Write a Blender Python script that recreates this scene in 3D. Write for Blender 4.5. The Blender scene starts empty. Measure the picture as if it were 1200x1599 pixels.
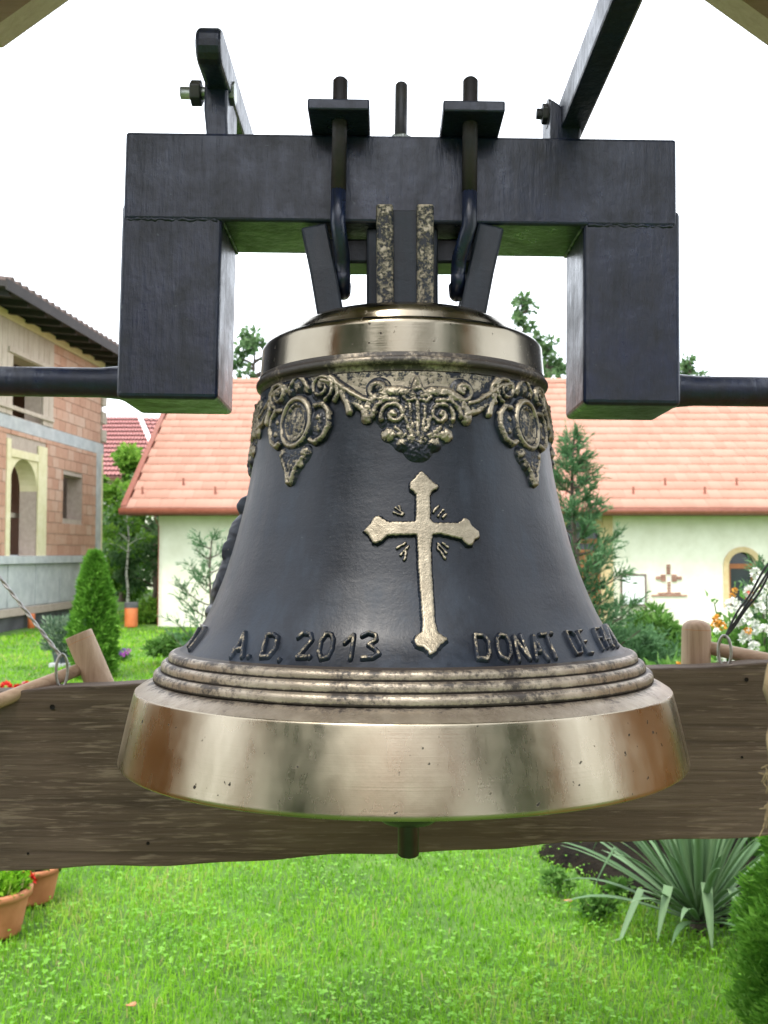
import bpy, bmesh, math, random
import numpy as np
from mathutils import Vector, Matrix
random.seed(7)
rng = np.random.default_rng(7)
R = math.radians
scene = bpy.context.scene
col = scene.collection

# ------------------------------------------------------------------ camera
F = 1500.0                      # focal length in pixels of the 1200 x 1599 photograph
CX, CY = 600.0, 799.5
EYE = 1.5
PITCH = math.atan((865 - CY) / F)      # level of the place
PITCHB = math.atan((893 - CY) / F)     # the hanging bell leans a degree against it
cam_d = bpy.data.cameras.new('camera'); cam = bpy.data.objects.new('camera', cam_d); col.objects.link(cam)
cam.location = (0, 0, EYE); cam.rotation_euler = (R(90) + PITCH, 0, 0)
cam_d.sensor_fit = 'VERTICAL'; cam_d.sensor_height = 36; cam_d.lens = 36 * F / 1599
cam_d.clip_start = 0.05; cam_d.clip_end = 600
cam_d.dof.use_dof = True; cam_d.dof.focus_distance = 0.95; cam_d.dof.aperture_fstop = 15
scene.camera = cam
scene.render.resolution_x = 768; scene.render.resolution_y = 1024

# ------------------------------------------------------------------ world, sun, exposure
w = bpy.data.worlds.new('World'); scene.world = w; w.use_nodes = True
nt = w.node_tree; nt.nodes.clear()
sky = nt.nodes.new('ShaderNodeTexSky'); sky.sky_type = 'NISHITA'; sky.sun_disc = False
SUN_EL, SUN_AZ = R(58), R(205)         # azimuth measured clockwise from +Y: high, behind the camera
sky.sun_elevation = SUN_EL; sky.sun_rotation = SUN_AZ
sky.dust_density = 4.0; sky.air_density = 1.0; sky.ozone_density = 1.0
mixw = nt.nodes.new('ShaderNodeMix'); mixw.data_type = 'RGBA'
mixw.inputs['Factor'].default_value = 0.8
mixw.inputs['B'].default_value = (8.2, 8.6, 9.1, 1)      # even overcast cloud
bg = nt.nodes.new('ShaderNodeBackground'); bg.inputs['Strength'].default_value = 0.13
outw = nt.nodes.new('ShaderNodeOutputWorld')
nt.links.new(sky.outputs['Color'], mixw.inputs['A'])
nt.links.new(mixw.outputs['Result'], bg.inputs['Color'])
nt.links.new(bg.outputs['Background'], outw.inputs['Surface'])
sd = bpy.data.lights.new('sun', 'SUN'); sd.energy = 1.3; sd.angle = R(14); sd.color = (1, .95, .88)
so = bpy.data.objects.new('sun', sd); col.objects.link(so)
sdir = Vector((math.sin(SUN_AZ) * math.cos(SUN_EL), math.cos(SUN_AZ) * math.cos(SUN_EL), math.sin(SUN_EL)))
so.rotation_euler = sdir.to_track_quat('Z', 'Y').to_euler(); so.location = (0, -3, 9)
vs = scene.view_settings
vs.view_transform = 'Standard'; vs.look = 'None'; vs.gamma = 1; vs.use_curve_mapping = False
vs.exposure = 1.55

# ------------------------------------------------------------------ helpers: picture geometry
def ray(x, y, pitch=PITCH):
    cp, sp = math.cos(pitch), math.sin(pitch)
    a = (x - CX) / F; b = (CY - y) / F
    return Vector((a, cp - b * sp, sp + b * cp))
def at(x, y, Y, pitch=PITCH):
    d = ray(x, y, pitch); t = Y / d.y
    return Vector((d.x * t, Y, EYE + d.z * t))
def gp(x, y, z=0.0):
    d = ray(x, y); t = (z - EYE) / d.z
    return Vector((d.x * t, d.y * t, z))
def bat(x, y, Y):                       # frame of the bell assembly
    return at(x, y, Y, PITCHB)

# ------------------------------------------------------------------ helpers: materials
def nodes(name):
    m = bpy.data.materials.new(name); m.use_nodes = True
    t = m.node_tree; b = t.nodes['Principled BSDF']
    return m, t, b
def N(t, kind, **kw):
    n = t.nodes.new(kind)
    for k, v in kw.items():
        if k.startswith('i_'):
            key = k[2:]
            key = int(key) if key.isdigit() else key.replace('_', ' ')
            n.inputs[key].default_value = v
        else:
            setattr(n, k, v)
    return n
def ramp(t, src, stops, interp='LINEAR'):
    r = t.nodes.new('ShaderNodeValToRGB'); r.color_ramp.interpolation = interp
    e = r.color_ramp.elements
    while len(e) < len(stops): e.new(0.5)
    for q, (p, c) in zip(e, stops):
        q.position = p; q.color = (c[0], c[1], c[2], 1) if len(c) == 3 else c
    t.links.new(src, r.inputs['Fac'])
    return r
def coords(t, scale=(1, 1, 1), kind='Object', rot=(0, 0, 0)):
    tc = t.nodes.new('ShaderNodeTexCoord'); mp = t.nodes.new('ShaderNodeMapping')
    mp.inputs['Scale'].default_value = scale; mp.inputs['Rotation'].default_value = rot
    if kind == 'Position':
        g = t.nodes.new('ShaderNodeNewGeometry'); t.links.new(g.outputs['Position'], mp.inputs['Vector'])
    else:
        t.links.new(tc.outputs[kind], mp.inputs['Vector'])
    return mp.outputs['Vector']
def noise(t, vec, scale=5, detail=6, rough=.6, dist=0):
    n = N(t, 'ShaderNodeTexNoise'); n.inputs['Scale'].default_value = scale
    n.inputs['Detail'].default_value = detail; n.inputs['Roughness'].default_value = rough
    n.inputs['Distortion'].default_value = dist
    t.links.new(vec, n.inputs['Vector'])
    return n.outputs['Fac']
def bump(t, b, src, strength=.3, dist=.01, prev=None):
    n = t.nodes.new('ShaderNodeBump'); n.inputs['Strength'].default_value = strength
    n.inputs['Distance'].default_value = dist
    t.links.new(src, n.inputs['Height'])
    if prev is not None: t.links.new(prev, n.inputs['Normal'])
    t.links.new(n.outputs['Normal'], b.inputs['Normal'])
    return n.outputs['Normal']
def mixc(t, fac, a, b):
    m = t.nodes.new('ShaderNodeMix'); m.data_type = 'RGBA'
    for k, v in (('Factor', fac), ('A', a), ('B', b)):
        if isinstance(v, (int, float)): m.inputs[k].default_value = v
        elif isinstance(v, tuple): m.inputs[k].default_value = (v[0], v[1], v[2], 1)
        else: t.links.new(v, m.inputs[k])
    return m.outputs['Result']
def math2(t, op, a, b=None):
    m = t.nodes.new('ShaderNodeMath'); m.operation = op
    for i, v in enumerate((a, b)):
        if v is None: continue
        if isinstance(v, (int, float)): m.inputs[i].default_value = v
        else: t.links.new(v, m.inputs[i])
    return m.outputs[0]
def simple(name, c1, c2, scale=6, rough=.7, bmp=.2, bd=.005, stretch=(1, 1, 1), kind='Position', metallic=0, detail=6, spec=.5, lo=.35, hi=.65):
    m, t, b = nodes(name)
    v = coords(t, stretch, kind)
    n = noise(t, v, scale, detail)
    r = ramp(t, n, [(lo, c1), (hi, c2)])
    t.links.new(r.outputs['Color'], b.inputs['Base Color'])
    b.inputs['Roughness'].default_value = rough; b.inputs['Metallic'].default_value = metallic
    b.inputs['Specular IOR Level'].default_value = spec
    if bmp: bump(t, b, noise(t, v, scale * 4, 5), bmp, bd)
    return m
def pieces(name, stops, rough=.8, scale=30, bmp=.3, bd=.003, amount=.25):
    """material of repeated pieces: a hue of its own for each piece, plus grain"""
    m, t, b = nodes(name)
    oi = t.nodes.new('ShaderNodeObjectInfo'); at_ = N(t, 'ShaderNodeAttribute', attribute_name='var')
    s = math2(t, 'ADD', oi.outputs['Random'], at_.outputs['Fac']); s = math2(t, 'FRACT', s)
    v = coords(t, (1, 1, 1), 'Position')
    n = noise(t, v, scale, 5)
    s2 = math2(t, 'ADD', math2(t, 'MULTIPLY', s, 1 - amount), math2(t, 'MULTIPLY', n, amount))
    r = ramp(t, s2, stops)
    t.links.new(r.outputs['Color'], b.inputs['Base Color']); b.inputs['Roughness'].default_value = rough
    bump(t, b, n, bmp, bd)
    return m
def leafmat(name, stops, rough=.55, trans=.35):
    m, t, b = nodes(name)
    a = N(t, 'ShaderNodeAttribute', attribute_name='var')
    r = ramp(t, a.outputs['Fac'], stops)
    t.links.new(r.outputs['Color'], b.inputs['Base Color']); b.inputs['Roughness'].default_value = rough
    b.inputs['Specular IOR Level'].default_value = .16
    tr = t.nodes.new('ShaderNodeBsdfTranslucent'); t.links.new(r.outputs['Color'], tr.inputs['Color'])
    mx = t.nodes.new('ShaderNodeMixShader'); mx.inputs[0].default_value = trans
    o = t.nodes['Material Output']
    t.links.new(b.outputs[0], mx.inputs[1]); t.links.new(tr.outputs[0], mx.inputs[2]); t.links.new(mx.outputs[0], o.inputs['Surface'])
    return m

# ------------------------------------------------------------------ helpers: objects
def tag(o, label=None, cat=None, group=None, kind=None):
    if label: o['label'] = label
    if cat: o['category'] = cat
    if group: o['group'] = group
    if kind: o['kind'] = kind
    return o
def empty(name, loc, label=None, cat=None, group=None):
    o = bpy.data.objects.new(name, None); col.objects.link(o); o.location = loc
    o.empty_display_size = .05
    return tag(o, label, cat, group)
def link(name, me, mat=None, parent=None, smooth=False, local=False):
    o = bpy.data.objects.new(name, me); col.objects.link(o)
    if mat and not me.materials: me.materials.append(mat)
    if smooth:
        me.polygons.foreach_set('use_smooth', [True] * len(me.polygons))
    if parent is not None:
        o.parent = parent
        if not local:
            p = parent; T = Vector((0, 0, 0))
            while p is not None:
                T += Vector(p.location); p = p.parent
            o.location = -T if parent.parent is None else -Vector(T)
    return o
class G:
    def __init__(s): s.v = []; s.f = []
    def add(s, vs_, fs):
        k = len(s.v); s.v += [tuple(p) for p in vs_]; s.f += [tuple(i + k for i in q) for q in fs]; return s
    def box(s, c, d, rot=None):
        c = Vector(c); hx, hy, hz = d[0] / 2, d[1] / 2, d[2] / 2
        P = [Vector((x, y, z)) for x in (-hx, hx) for y in (-hy, hy) for z in (-hz, hz)]
        if rot is not None: P = [rot @ p for p in P]
        return s.add([p + c for p in P], [(0, 1, 3, 2), (4, 6, 7, 5), (0, 4, 5, 1), (2, 3, 7, 6), (0, 2, 6, 4), (1, 5, 7, 3)])
    def box2(s, a, b):
        return s.box([(a[i] + b[i]) / 2 for i in range(3)], [abs(b[i] - a[i]) for i in range(3)])
    def tube(s, path, rad, n=10, cap=True):
        path = [Vector(p) for p in path]; m = len(path)
        rads = rad if isinstance(rad, (list, tuple)) else [rad] * m
        vs_ = []; up = None
        for i, p in enumerate(path):
            d = (path[min(i + 1, m - 1)] - path[max(i - 1, 0)]).normalized()
            if up is None:
                up = d.orthogonal().normalized()
            else:
                up = (up - d * up.dot(d)).normalized()
            sd_ = d.cross(up)
            for j in range(n):
                a = 2 * math.pi * j / n
                vs_.append(p + (up * math.cos(a) + sd_ * math.sin(a)) * rads[i])
        fs = [(i * n + j, i * n + (j + 1) % n, (i + 1) * n + (j + 1) % n, (i + 1) * n + j) for i in range(m - 1) for j in range(n)]
        if cap:
            fs.append(tuple(range(n - 1, -1, -1))); fs.append(tuple((m - 1) * n + j for j in range(n)))
        return s.add(vs_, fs)
    def lathe(s, prof, c=(0, 0, 0), n=48, axis=None):
        vs_ = []; fs = []; m = len(prof)
        for (r, z) in prof:
            for j in range(n):
                a = 2 * math.pi * j / n
                p = Vector((r * math.cos(a), r * math.sin(a), z))
                if axis is not None: p = axis @ p
                vs_.append(p + Vector(c))
        for i in range(m - 1):
            for j in range(n):
                fs.append((i * n + j, i * n + (j + 1) % n, (i + 1) * n + (j + 1) % n, (i + 1) * n + j))
        return s.add(vs_, fs)
    def prism(s, pts, off):
        """polygon pts (3-D) swept by off"""
        n = len(pts); off = Vector(off); pts = [Vector(p) for p in pts]
        return s.add(pts + [p + off for p in pts], [tuple(range(n)), tuple(range(2 * n - 1, n - 1, -1))] + [(i, i + n, (i + 1) % n + n, (i + 1) % n) for i in range(n)])
    def mesh(s, name):
        me = bpy.data.meshes.new(name); me.from_pydata(s.v, [], s.f); me.update()
        bm = bmesh.new(); bm.from_mesh(me); bmesh.ops.recalc_face_normals(bm, faces=bm.faces); bm.to_mesh(me); bm.free()
        return me
    def build(s, name, mat, parent=None, smooth=False, bevel=0, local=False, seg=2):
        o = link(name, s.mesh(name), mat, parent, smooth, local)
        if bevel:
            b = o.modifiers.new('bevel', 'BEVEL'); b.width = bevel; b.segments = seg; b.limit_method = 'ANGLE'
            b.harden_normals = False
        return o
def np_mesh(name, V, Fq, var=None, per=None):
    """V (n,3), Fq (m,k) faces of k corners; var: value per vertex"""
    me = bpy.data.meshes.new(name)
    me.vertices.add(len(V)); me.vertices.foreach_set('co', np.ascontiguousarray(V, dtype=np.float32).ravel())
    k = Fq.shape[1]; m = len(Fq)
    me.loops.add(m * k); me.loops.foreach_set('vertex_index', np.ascontiguousarray(Fq, dtype=np.int32).ravel())
    me.polygons.add(m); me.polygons.foreach_set('loop_start', np.arange(0, m * k, k, dtype=np.int32))
    try: me.polygons.foreach_set('loop_total', np.full(m, k, dtype=np.int32))
    except Exception: pass
    me.update(calc_edges=True)
    if var is not None:
        a = me.attributes.new('var', 'FLOAT', 'POINT'); a.data.foreach_set('value', np.ascontiguousarray(var, dtype=np.float32))
    return me
def nrm(a): return a / (np.linalg.norm(a, axis=-1, keepdims=True) + 1e-9)
def leaves(P, D, L, W, var=None, fold=.25, roll=None):
    """diamond leaves: base P, direction D, length L, width W"""
    n = len(P); D = nrm(D)
    ref = rng.normal(size=(n, 3)) if roll is None else roll
    S = nrm(np.cross(D, ref)); Nn = np.cross(S, D)
    L = np.broadcast_to(np.asarray(L, float), (n,))[:, None]; W = np.broadcast_to(np.asarray(W, float), (n,))[:, None]
    mid = P + D * L * .45
    V = np.stack([P, mid + S * W * .5 + Nn * W * fold, P + D * L, mid - S * W * .5 + Nn * W * fold], 1).reshape(-1, 3)
    Fq = np.arange(n * 4).reshape(n, 4)
    var = rng.random(n) if var is None else var
    return V, Fq, np.repeat(var, 4)
def leaf_obj(name, parts, mat, parent):
    V = np.concatenate([p[0] for p in parts]); k = 0; Fs = []
    for p in parts: Fs.append(p[1] + k); k += len(p[0])
    me = np_mesh(name, V, np.concatenate(Fs), np.concatenate([p[2] for p in parts]))
    return link(name, me, mat, parent)

# ------------------------------------------------------------------ materials
def paint_mat(name, dark=(.010, .012, .019), paler=(.026, .032, .047), rough=.42):
    m, t, b = nodes(name)
    v = coords(t, (1, 1, 1), 'Position')
    n1 = noise(t, v, 17, 9, .72, .3); n2 = noise(t, v, 90, 5); big = noise(t, v, 5, 4)
    run = noise(t, coords(t, (60, 60, 5), 'Position'), 1.6, 5, .6)           # runs down the faces
    s_ = math2(t, 'ADD', math2(t, 'MULTIPLY', n1, .6), math2(t, 'ADD', math2(t, 'MULTIPLY', run, .2), math2(t, 'MULTIPLY', big, .2)))
    r = ramp(t, s_, [(.38, dark), (.50, tuple(.5 * (p + q) for p, q in zip(dark, paler))), (.60, paler)]).outputs['Color']  # noise mottles the paint between a darker and a lighter tone
    chip = ramp(t, noise(t, v, 130, 4, .6), [(.70, (0, 0, 0)), (.74, (1, 1, 1))]).outputs['Color']
    c = mixc(t, math2(t, 'MULTIPLY', chip, .5), r, (.075, .085, .10))
    t.links.new(c, b.inputs['Base Color'])
    rr = ramp(t, s_, [(.36, (rough + .2,) * 3), (.62, (rough - .1,) * 3)])
    t.links.new(rr.outputs['Color'], b.inputs['Roughness']); b.inputs['Specular IOR Level'].default_value = .5
    nb = bump(t, b, n2, .35, .0014)
    nb = bump(t, b, noise(t, coords(t, (30, 30, 4), 'Position'), 4, 5), .3, .003, nb)
    bump(t, b, noise(t, v, 12, 3), .3, .006, nb)
    return m
M = {}
M['yoke'] = paint_mat('black_steel_paint', (.0022, .0038, .0110), (.0092, .0160, .0460), .33)  # black paint; blue raised in the colour to stand in for bluish haze
M['rod'] = simple('rod_steel', (.02, .022, .03), (.05, .045, .045), 40, .45, .3, .001)
M['rust'] = simple('rusty_thread', (.008, .007, .010), (.020, .013, .015), 60, .6, .4, .001)
M['zinc'] = simple('zinc_bolt', (.22, .24, .22), (.34, .36, .33), 60, .35, .2, .0008, metallic=.7)

def bell_mat(name, polish=False):
    """attribute 'var': 0 black paint, 1 bare bronze"""
    m, t, b = nodes(name)
    v = coords(t, (1, 1, 1), 'Object')
    a = N(t, 'ShaderNodeAttribute', attribute_name='var')
    fine = noise(t, v, 230, 4, .7); mid = noise(t, v, 60, 6, .65); big = noise(t, v, 9, 6, .6)
    s = math2(t, 'ADD', a.outputs['Fac'], math2(t, 'MULTIPLY', math2(t, 'SUBTRACT', fine, .5), 1.1))
    s = math2(t, 'ADD', s, math2(t, 'MULTIPLY', math2(t, 'SUBTRACT', mid, .5), .8))
    k = ramp(t, s, [(.42, (0, 0, 0)), (.58, (1, 1, 1))]).outputs['Color']
    streak = noise(t, coords(t, (26, 26, 2.2), 'Object'), 1.5, 6, .65)
    pit = ramp(t, noise(t, v, 150, 3, .6), [(.71, (0, 0, 0)), (.75, (1, 1, 1))]).outputs['Color']
    pat = math2(t, 'ADD', math2(t, 'MULTIPLY', big, .55), math2(t, 'MULTIPLY', streak, .45))
    dark = ramp(t, pat, [(.36, (.0024, .0038, .0078)), (.5, (.0050, .0080, .0148)), (.62, (.0145, .0215, .0345))]).outputs['Color']
    dark = mixc(t, math2(t, 'MULTIPLY', pit, .5), dark, (.07, .075, .075))
    bro = ramp(t, mid, [(.25, (.165, .142, .105)), (.75, (.33, .29, .22))]).outputs['Color']
    t.links.new(mixc(t, k, dark, bro), b.inputs['Base Color'])
    t.links.new(math2(t, 'MULTIPLY', k, .75), b.inputs['Metallic']); b.inputs['Specular IOR Level'].default_value = .34
    rr = ramp(t, pat, [(.36, (.30,) * 3), (.62, (.50,) * 3)]).outputs['Color']
    t.links.new(mixc(t, k, rr, (.42, .42, .42)), b.inputs['Roughness'])
    nb = bump(t, b, math2(t, 'MULTIPLY', fine, math2(t, 'ADD', math2(t, 'MULTIPLY', k, .6), .4)), .5, .0014)
    nb = bump(t, b, noise(t, coords(t, (1, 1, 3), 'Object'), 22, 6), .13, .003, nb)
    bump(t, b, k, .35, .0008, nb)
    return m
M['bell'] = bell_mat('bell_patina')
def polished(name, r0, r1, k0=1.0):
    m, t, b = nodes(name)
    v = coords(t, (1, 1, 1), 'Object')
    mid = noise(t, v, 14, 3, .5); fine = noise(t, v, 220, 3); vert = noise(t, coords(t, (14, 14, 1.5), 'Object'), 3, 5)
    base = ramp(t, mid, [(.3, tuple(q * k0 for q in (.29, .248, .178))), (.7, tuple(q * k0 for q in (.43, .380, .290)))]).outputs['Color']
    spots = ramp(t, noise(t, v, 120, 2, .5), [(.70, (0, 0, 0)), (.74, (1, 1, 1))]).outputs['Color']
    t.links.new(mixc(t, spots, base, (.05, .045, .04)), b.inputs['Base Color'])
    b.inputs['Metallic'].default_value = 1
    s = math2(t, 'ADD', math2(t, 'MULTIPLY', mid, .6), math2(t, 'MULTIPLY', vert, .4))
    rr = ramp(t, s, [(.35, (r0,) * 3), (.65, (r1,) * 3)]).outputs['Color']
    t.links.new(mixc(t, spots, rr, (.7, .7, .7)), b.inputs['Roughness'])
    nb = bump(t, b, noise(t, v, 9, 3), .10, .006)
    nb = bump(t, b, noise(t, coords(t, (2, 2, 900), 'Object'), 1.0, 3), .10, .0006, nb)
    bump(t, b, fine, .06, .001, nb)
    return m
M['rim'] = polished('polished_rim', .17, .42)
M['band'] = polished('polished_band', .12, .30, .66)
def moulding_mat():
    m, t, b = nodes('moulding_bronze')
    v = coords(t, (1, 1, 1), 'Object')
    a = N(t, 'ShaderNodeAttribute', attribute_name='var')
    fine = noise(t, v, 190, 5, .7); mid = noise(t, v, 40, 5)
    s = math2(t, 'ADD', a.outputs['Fac'], math2(t, 'MULTIPLY', math2(t, 'SUBTRACT', fine, .5), 1.0))
    s = math2(t, 'ADD', s, math2(t, 'MULTIPLY', math2(t, 'SUBTRACT', mid, .5), .7))
    k = ramp(t, s, [(.38, (0, 0, 0)), (.62, (1, 1, 1))]).outputs['Color']
    bro = ramp(t, mid, [(.25, (.18, .145, .108)), (.75, (.34, .295, .232))]).outputs['Color']
    t.links.new(mixc(t, k, (.026, .020, .016), bro), b.inputs['Base Color'])
    t.links.new(math2(t, 'MULTIPLY', k, .7), b.inputs['Metallic'])
    t.links.new(mixc(t, k, (.55, .55, .55), (.36, .36, .36)), b.inputs['Roughness'])
    bump(t, b, fine, .45, .0014)
    return m
M['moulding'] = moulding_mat()
def wood_mat(name, c0, c1, c2, scale=1.0, axis='X', rough=.7, b_=.5, fleck=None):
    m, t, b = nodes(name)
    st = {'X': (.7, 26, 26), 'Y': (22, 1.2, 22), 'Z': (22, 22, 1.2)}[axis]
    v = coords(t, tuple(q * scale for q in st), 'Position')
    n1 = noise(t, v, 2.6, 9, .72, .5); n2 = noise(t, v, 9, 6, .65)
    big = noise(t, coords(t, (1, 1, 1), 'Position'), 3, 3)
    s = math2(t, 'ADD', math2(t, 'MULTIPLY', n1, .65), math2(t, 'MULTIPLY', big, .35))
    c = ramp(t, s, [(.32, c0), (.5, c1), (.68, c2)]).outputs['Color']
    if fleck:
        st2 = tuple(q * scale * (1 if i == 'XYZ'.index(axis) else .55) for i, q in enumerate(st))
        fk = noise(t, coords(t, tuple((17 if i == 'XYZ'.index(axis) else 240) for i in range(3)), 'Position'), 1.0, 4, .6)
        where = noise(t, coords(t, (1, 1, 1), 'Position'), 5, 3)
        kk = math2(t, 'ADD', fk, math2(t, 'MULTIPLY', math2(t, 'SUBTRACT', where, .5), .5))
        kk = ramp(t, kk, [(.56, (0, 0, 0)), (.68, (1, 1, 1))]).outputs['Color']
        c = mixc(t, math2(t, 'MULTIPLY', kk, .65), c, fleck)
    t.links.new(c, b.inputs['Base Color']); b.inputs['Roughness'].default_value = rough
    b.inputs['Specular IOR Level'].default_value = .3
    nb = bump(t, b, n1, b_, .004); bump(t, b, n2, b_ * .6, .002, nb)
    return m
M['board'] = wood_mat('weathered_board', (.036, .026, .019), (.112, .083, .062), (.195, .152, .118), 1, 'X', .8, .8, (.27, .215, .165))
M['beech'] = wood_mat('pale_beech', (.24, .15, .09), (.39, .27, .18), (.48, .36, .26), 1.4, 'Z', .55, .2)
M['beechx'] = wood_mat('pale_beech_handle', (.26, .165, .10), (.40, .28, .19), (.49, .37, .265), 1.4, 'X', .55, .2)
M['post'] = wood_mat('shelter_timber', (.30, .125, .045), (.42, .19, .075), (.50, .25, .11), 1, 'Z', .6, .3)
M['rafter'] = wood_mat('shelter_rafter', (.34, .215, .19), (.43, .29, .265), (.50, .35, .32), 1, 'X', .7, .2)
M['galv'] = simple('galvanised_wire', (.24, .23, .22), (.42, .41, .39), 80, .4, .2, .0005, metallic=.8)
M['cord'] = simple('black_cord', (.012, .012, .014), (.03, .03, .032), 120, .7, .4, .001)
M['rope'] = simple('hemp_rope', (.12, .085, .042), (.24, .18, .095), 90, .9, .5, .002)

# ================================================================== SETTING
lawn_m, t, b = nodes('lawn_soil')
v = coords(t, (1, 1, 1), 'Position')
c = ramp(t, noise(t, v, 1.3, 8, .7), [(.3, (.035, .085, .010)), (.55, (.075, .165, .016)), (.75, (.13, .19, .040))]).outputs['Color']
t.links.new(c, b.inputs['Base Color']); b.inputs['Roughness'].default_value = .9
bump(t, b, noise(t, v, 40, 6), .6, .02)
g = G(); NX = 60
xs = np.concatenate([np.linspace(-220, -12, 8), np.linspace(-10, 12, 45), np.linspace(14, 220, 8)])
ys = np.concatenate([np.linspace(-60, 0, 5), np.linspace(1, 26, 50), np.linspace(30, 320, 10)])
def gz(x, y): return 0.012 * math.sin(x * 1.7 + y * .6) + .010 * math.sin(y * 2.3 - x)
V = [(x, y, gz(x, y) - .012) for y in ys for x in xs]
nx = len(xs)
g.add(V, [(j * nx + i, j * nx + i + 1, (j + 1) * nx + i + 1, (j + 1) * nx + i) for j in range(len(ys) - 1) for i in range(nx - 1)])
tag(g.build('ground', lawn_m, smooth=True), kind='structure')

# soil bed under the yucca; shade of the shrubs darkened into its colour
M['soil'] = simple('garden_soil', (.008, .0065, .005), (.022, .017, .011), 14, .95, .9, .05, spec=.08)
bedc = gp(1010, 1395)
g = G(); pts = []
for i in range(40):
    a = 2 * math.pi * i / 40
    rr_ = 1 + .12 * math.sin(3 * a) + .07 * math.sin(7 * a + 1)
    pts.append((bedc.x + .50 + math.cos(a) * .80 * rr_, bedc.y + .35 + math.sin(a) * .75 * rr_))
rings = []
for k, q in enumerate((1.0, .9, .6, .25)):
    rings.append([(bedc.x + .50 + (x - bedc.x - .50) * q, bedc.y + .35 + (y - bedc.y - .35) * q, (-.02, .03, .045, .05)[k] + random.uniform(-.008, .008)) for x, y in pts])
vv = [p for rg in rings for p in rg]
ff = [(k * 40 + i, k * 40 + (i + 1) % 40, (k + 1) * 40 + (i + 1) % 40, (k + 1) * 40 + i) for k in range(3) for i in range(40)] + [tuple(120 + i for i in range(40))]
tag(G().add(vv, ff).build('soil_bed', M['soil'], smooth=True), kind='structure')
def in_bed(x, y): return ((x - bedc.x - .05) / .85) ** 2 + ((y - bedc.y - .35) / .75) ** 2 < 1

# ---------------------------------------------------------- cream house
PXE = lambda y, Y: EYE + (865 - y) / F * Y
EAVE_Y = 19.6; EAVE_Z = PXE(794, EAVE_Y); SL = .70; RUN = 4.97
WALL_Y = EAVE_Y + .55
def hx(px, Y=WALL_Y): return (px - CX) / F * Y
M['plaster'] = simple('cream_plaster', (.66, .65, .52), (.76, .75, .63), 3, .85, .25, .004)
M['stone'] = simple('tan_surround', (.50, .37, .19), (.58, .45, .26), 8, .8, .2, .004)
M['gutter'] = simple('copper_brown_gutter', (.19, .058, .034), (.24, .080, .048), 12, .45, .1, .002)
M['tile'] = pieces('peach_roof_tile', [(.2, (.345, .168, .118)), (.5, (.385, .195, .140)), (.8, (.41, .220, .163))], .75, 3, .2, .002, .55)
M['glass'] = simple('dark_glass', (.016, .020, .028), (.03, .036, .046), 2, .08, 0)
M['doorwood'] = wood_mat('orange_door_wood', (.22, .075, .025), (.30, .11, .04), (.36, .15, .06), .4, 'Z', .45, .2)
house = empty('house', (0, WALL_Y, 0), 'cream plastered house with peach tiled roof and brown gutter', 'house')
def rect_minus(x0, x1, z0, z1, holes):
    X = sorted({x0, x1} | {min(max(q, x0), x1) for h in holes for q in h[:2]})
    Z = sorted({z0, z1} | {min(max(q, z0), z1) for h in holes for q in h[2:]})
    out = []
    for a, b_ in zip(X, X[1:]):
        for c_, d_ in zip(Z, Z[1:]):
            mx_, mz = (a + b_) / 2, (c_ + d_) / 2
            if not any(h[0] < mx_ < h[1] and h[2] < mz < h[3] for h in holes): out.append((a, b_, c_, d_))
    return out
def grid_wall(rects, put, T):
    """one sheet with real reveals: rects in wall coordinates, put(s, z, depth)"""
    g_ = G()
    for (a, b_, c_, d_) in rects:
        P = [put(s, z, dd) for dd in (0, T) for (s, z) in ((a, c_), (b_, c_), (b_, d_), (a, d_))]
        g_.add(P, [(0, 1, 2, 3), (7, 6, 5, 4), (0, 4, 5, 1), (1, 5, 6, 2), (2, 6, 7, 3), (3, 7, 4, 0)])
    return g_
HX0, HX1 = hx(248), 11.0
win = (hx(1137), hx(1181), PXE(948, WALL_Y), PXE(862, WALL_Y))
door = (hx(872), hx(938), 0.0, PXE(812, WALL_Y))
hput = lambda s, z, d: (s, WALL_Y + d, z)
grid_wall(rect_minus(HX0, HX1, -.05, EAVE_Z + .25, [win, door]), hput, .3).build('wall', M['plaster'], house)
# gable wall on the left
gy0, gy1 = WALL_Y + .3, EAVE_Y + 2 * RUN - .55
G().prism([(HX0, WALL_Y + .302, -.05), (HX0, gy1, -.05), (HX0, gy1, EAVE_Z + .2), (HX0, EAVE_Y + RUN, EAVE_Z + RUN * SL - .35), (HX0, WALL_Y + .302, EAVE_Z + .45)], (.3, 0, 0)).build('gable_wall', M['plaster'], house)
def arch_pts(x0, x1, zt, n=16):
    cx_, r_ = (x0 + x1) / 2, (x1 - x0) / 2; zs = zt - r_
    return [(cx_ - r_ * math.cos(math.pi * i / n), zs + r_ * math.sin(math.pi * i / n)) for i in range(n + 1)]
def spandrel(x0, x1, zt, put, d0, d1):
    g_ = G(); pts_ = arch_pts(x0, x1, zt)
    for (a, za), (b_, zb) in zip(pts_, pts_[1:]):
        P = [put(s, z, dd) for dd in (d0, d1) for (s, z) in ((a, za), (b_, zb), (b_, zt), (a, zt))]
        g_.add(P, [(0, 1, 2, 3), (7, 6, 5, 4), (0, 4, 5, 1), (2, 6, 7, 3)])
    return g_
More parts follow.
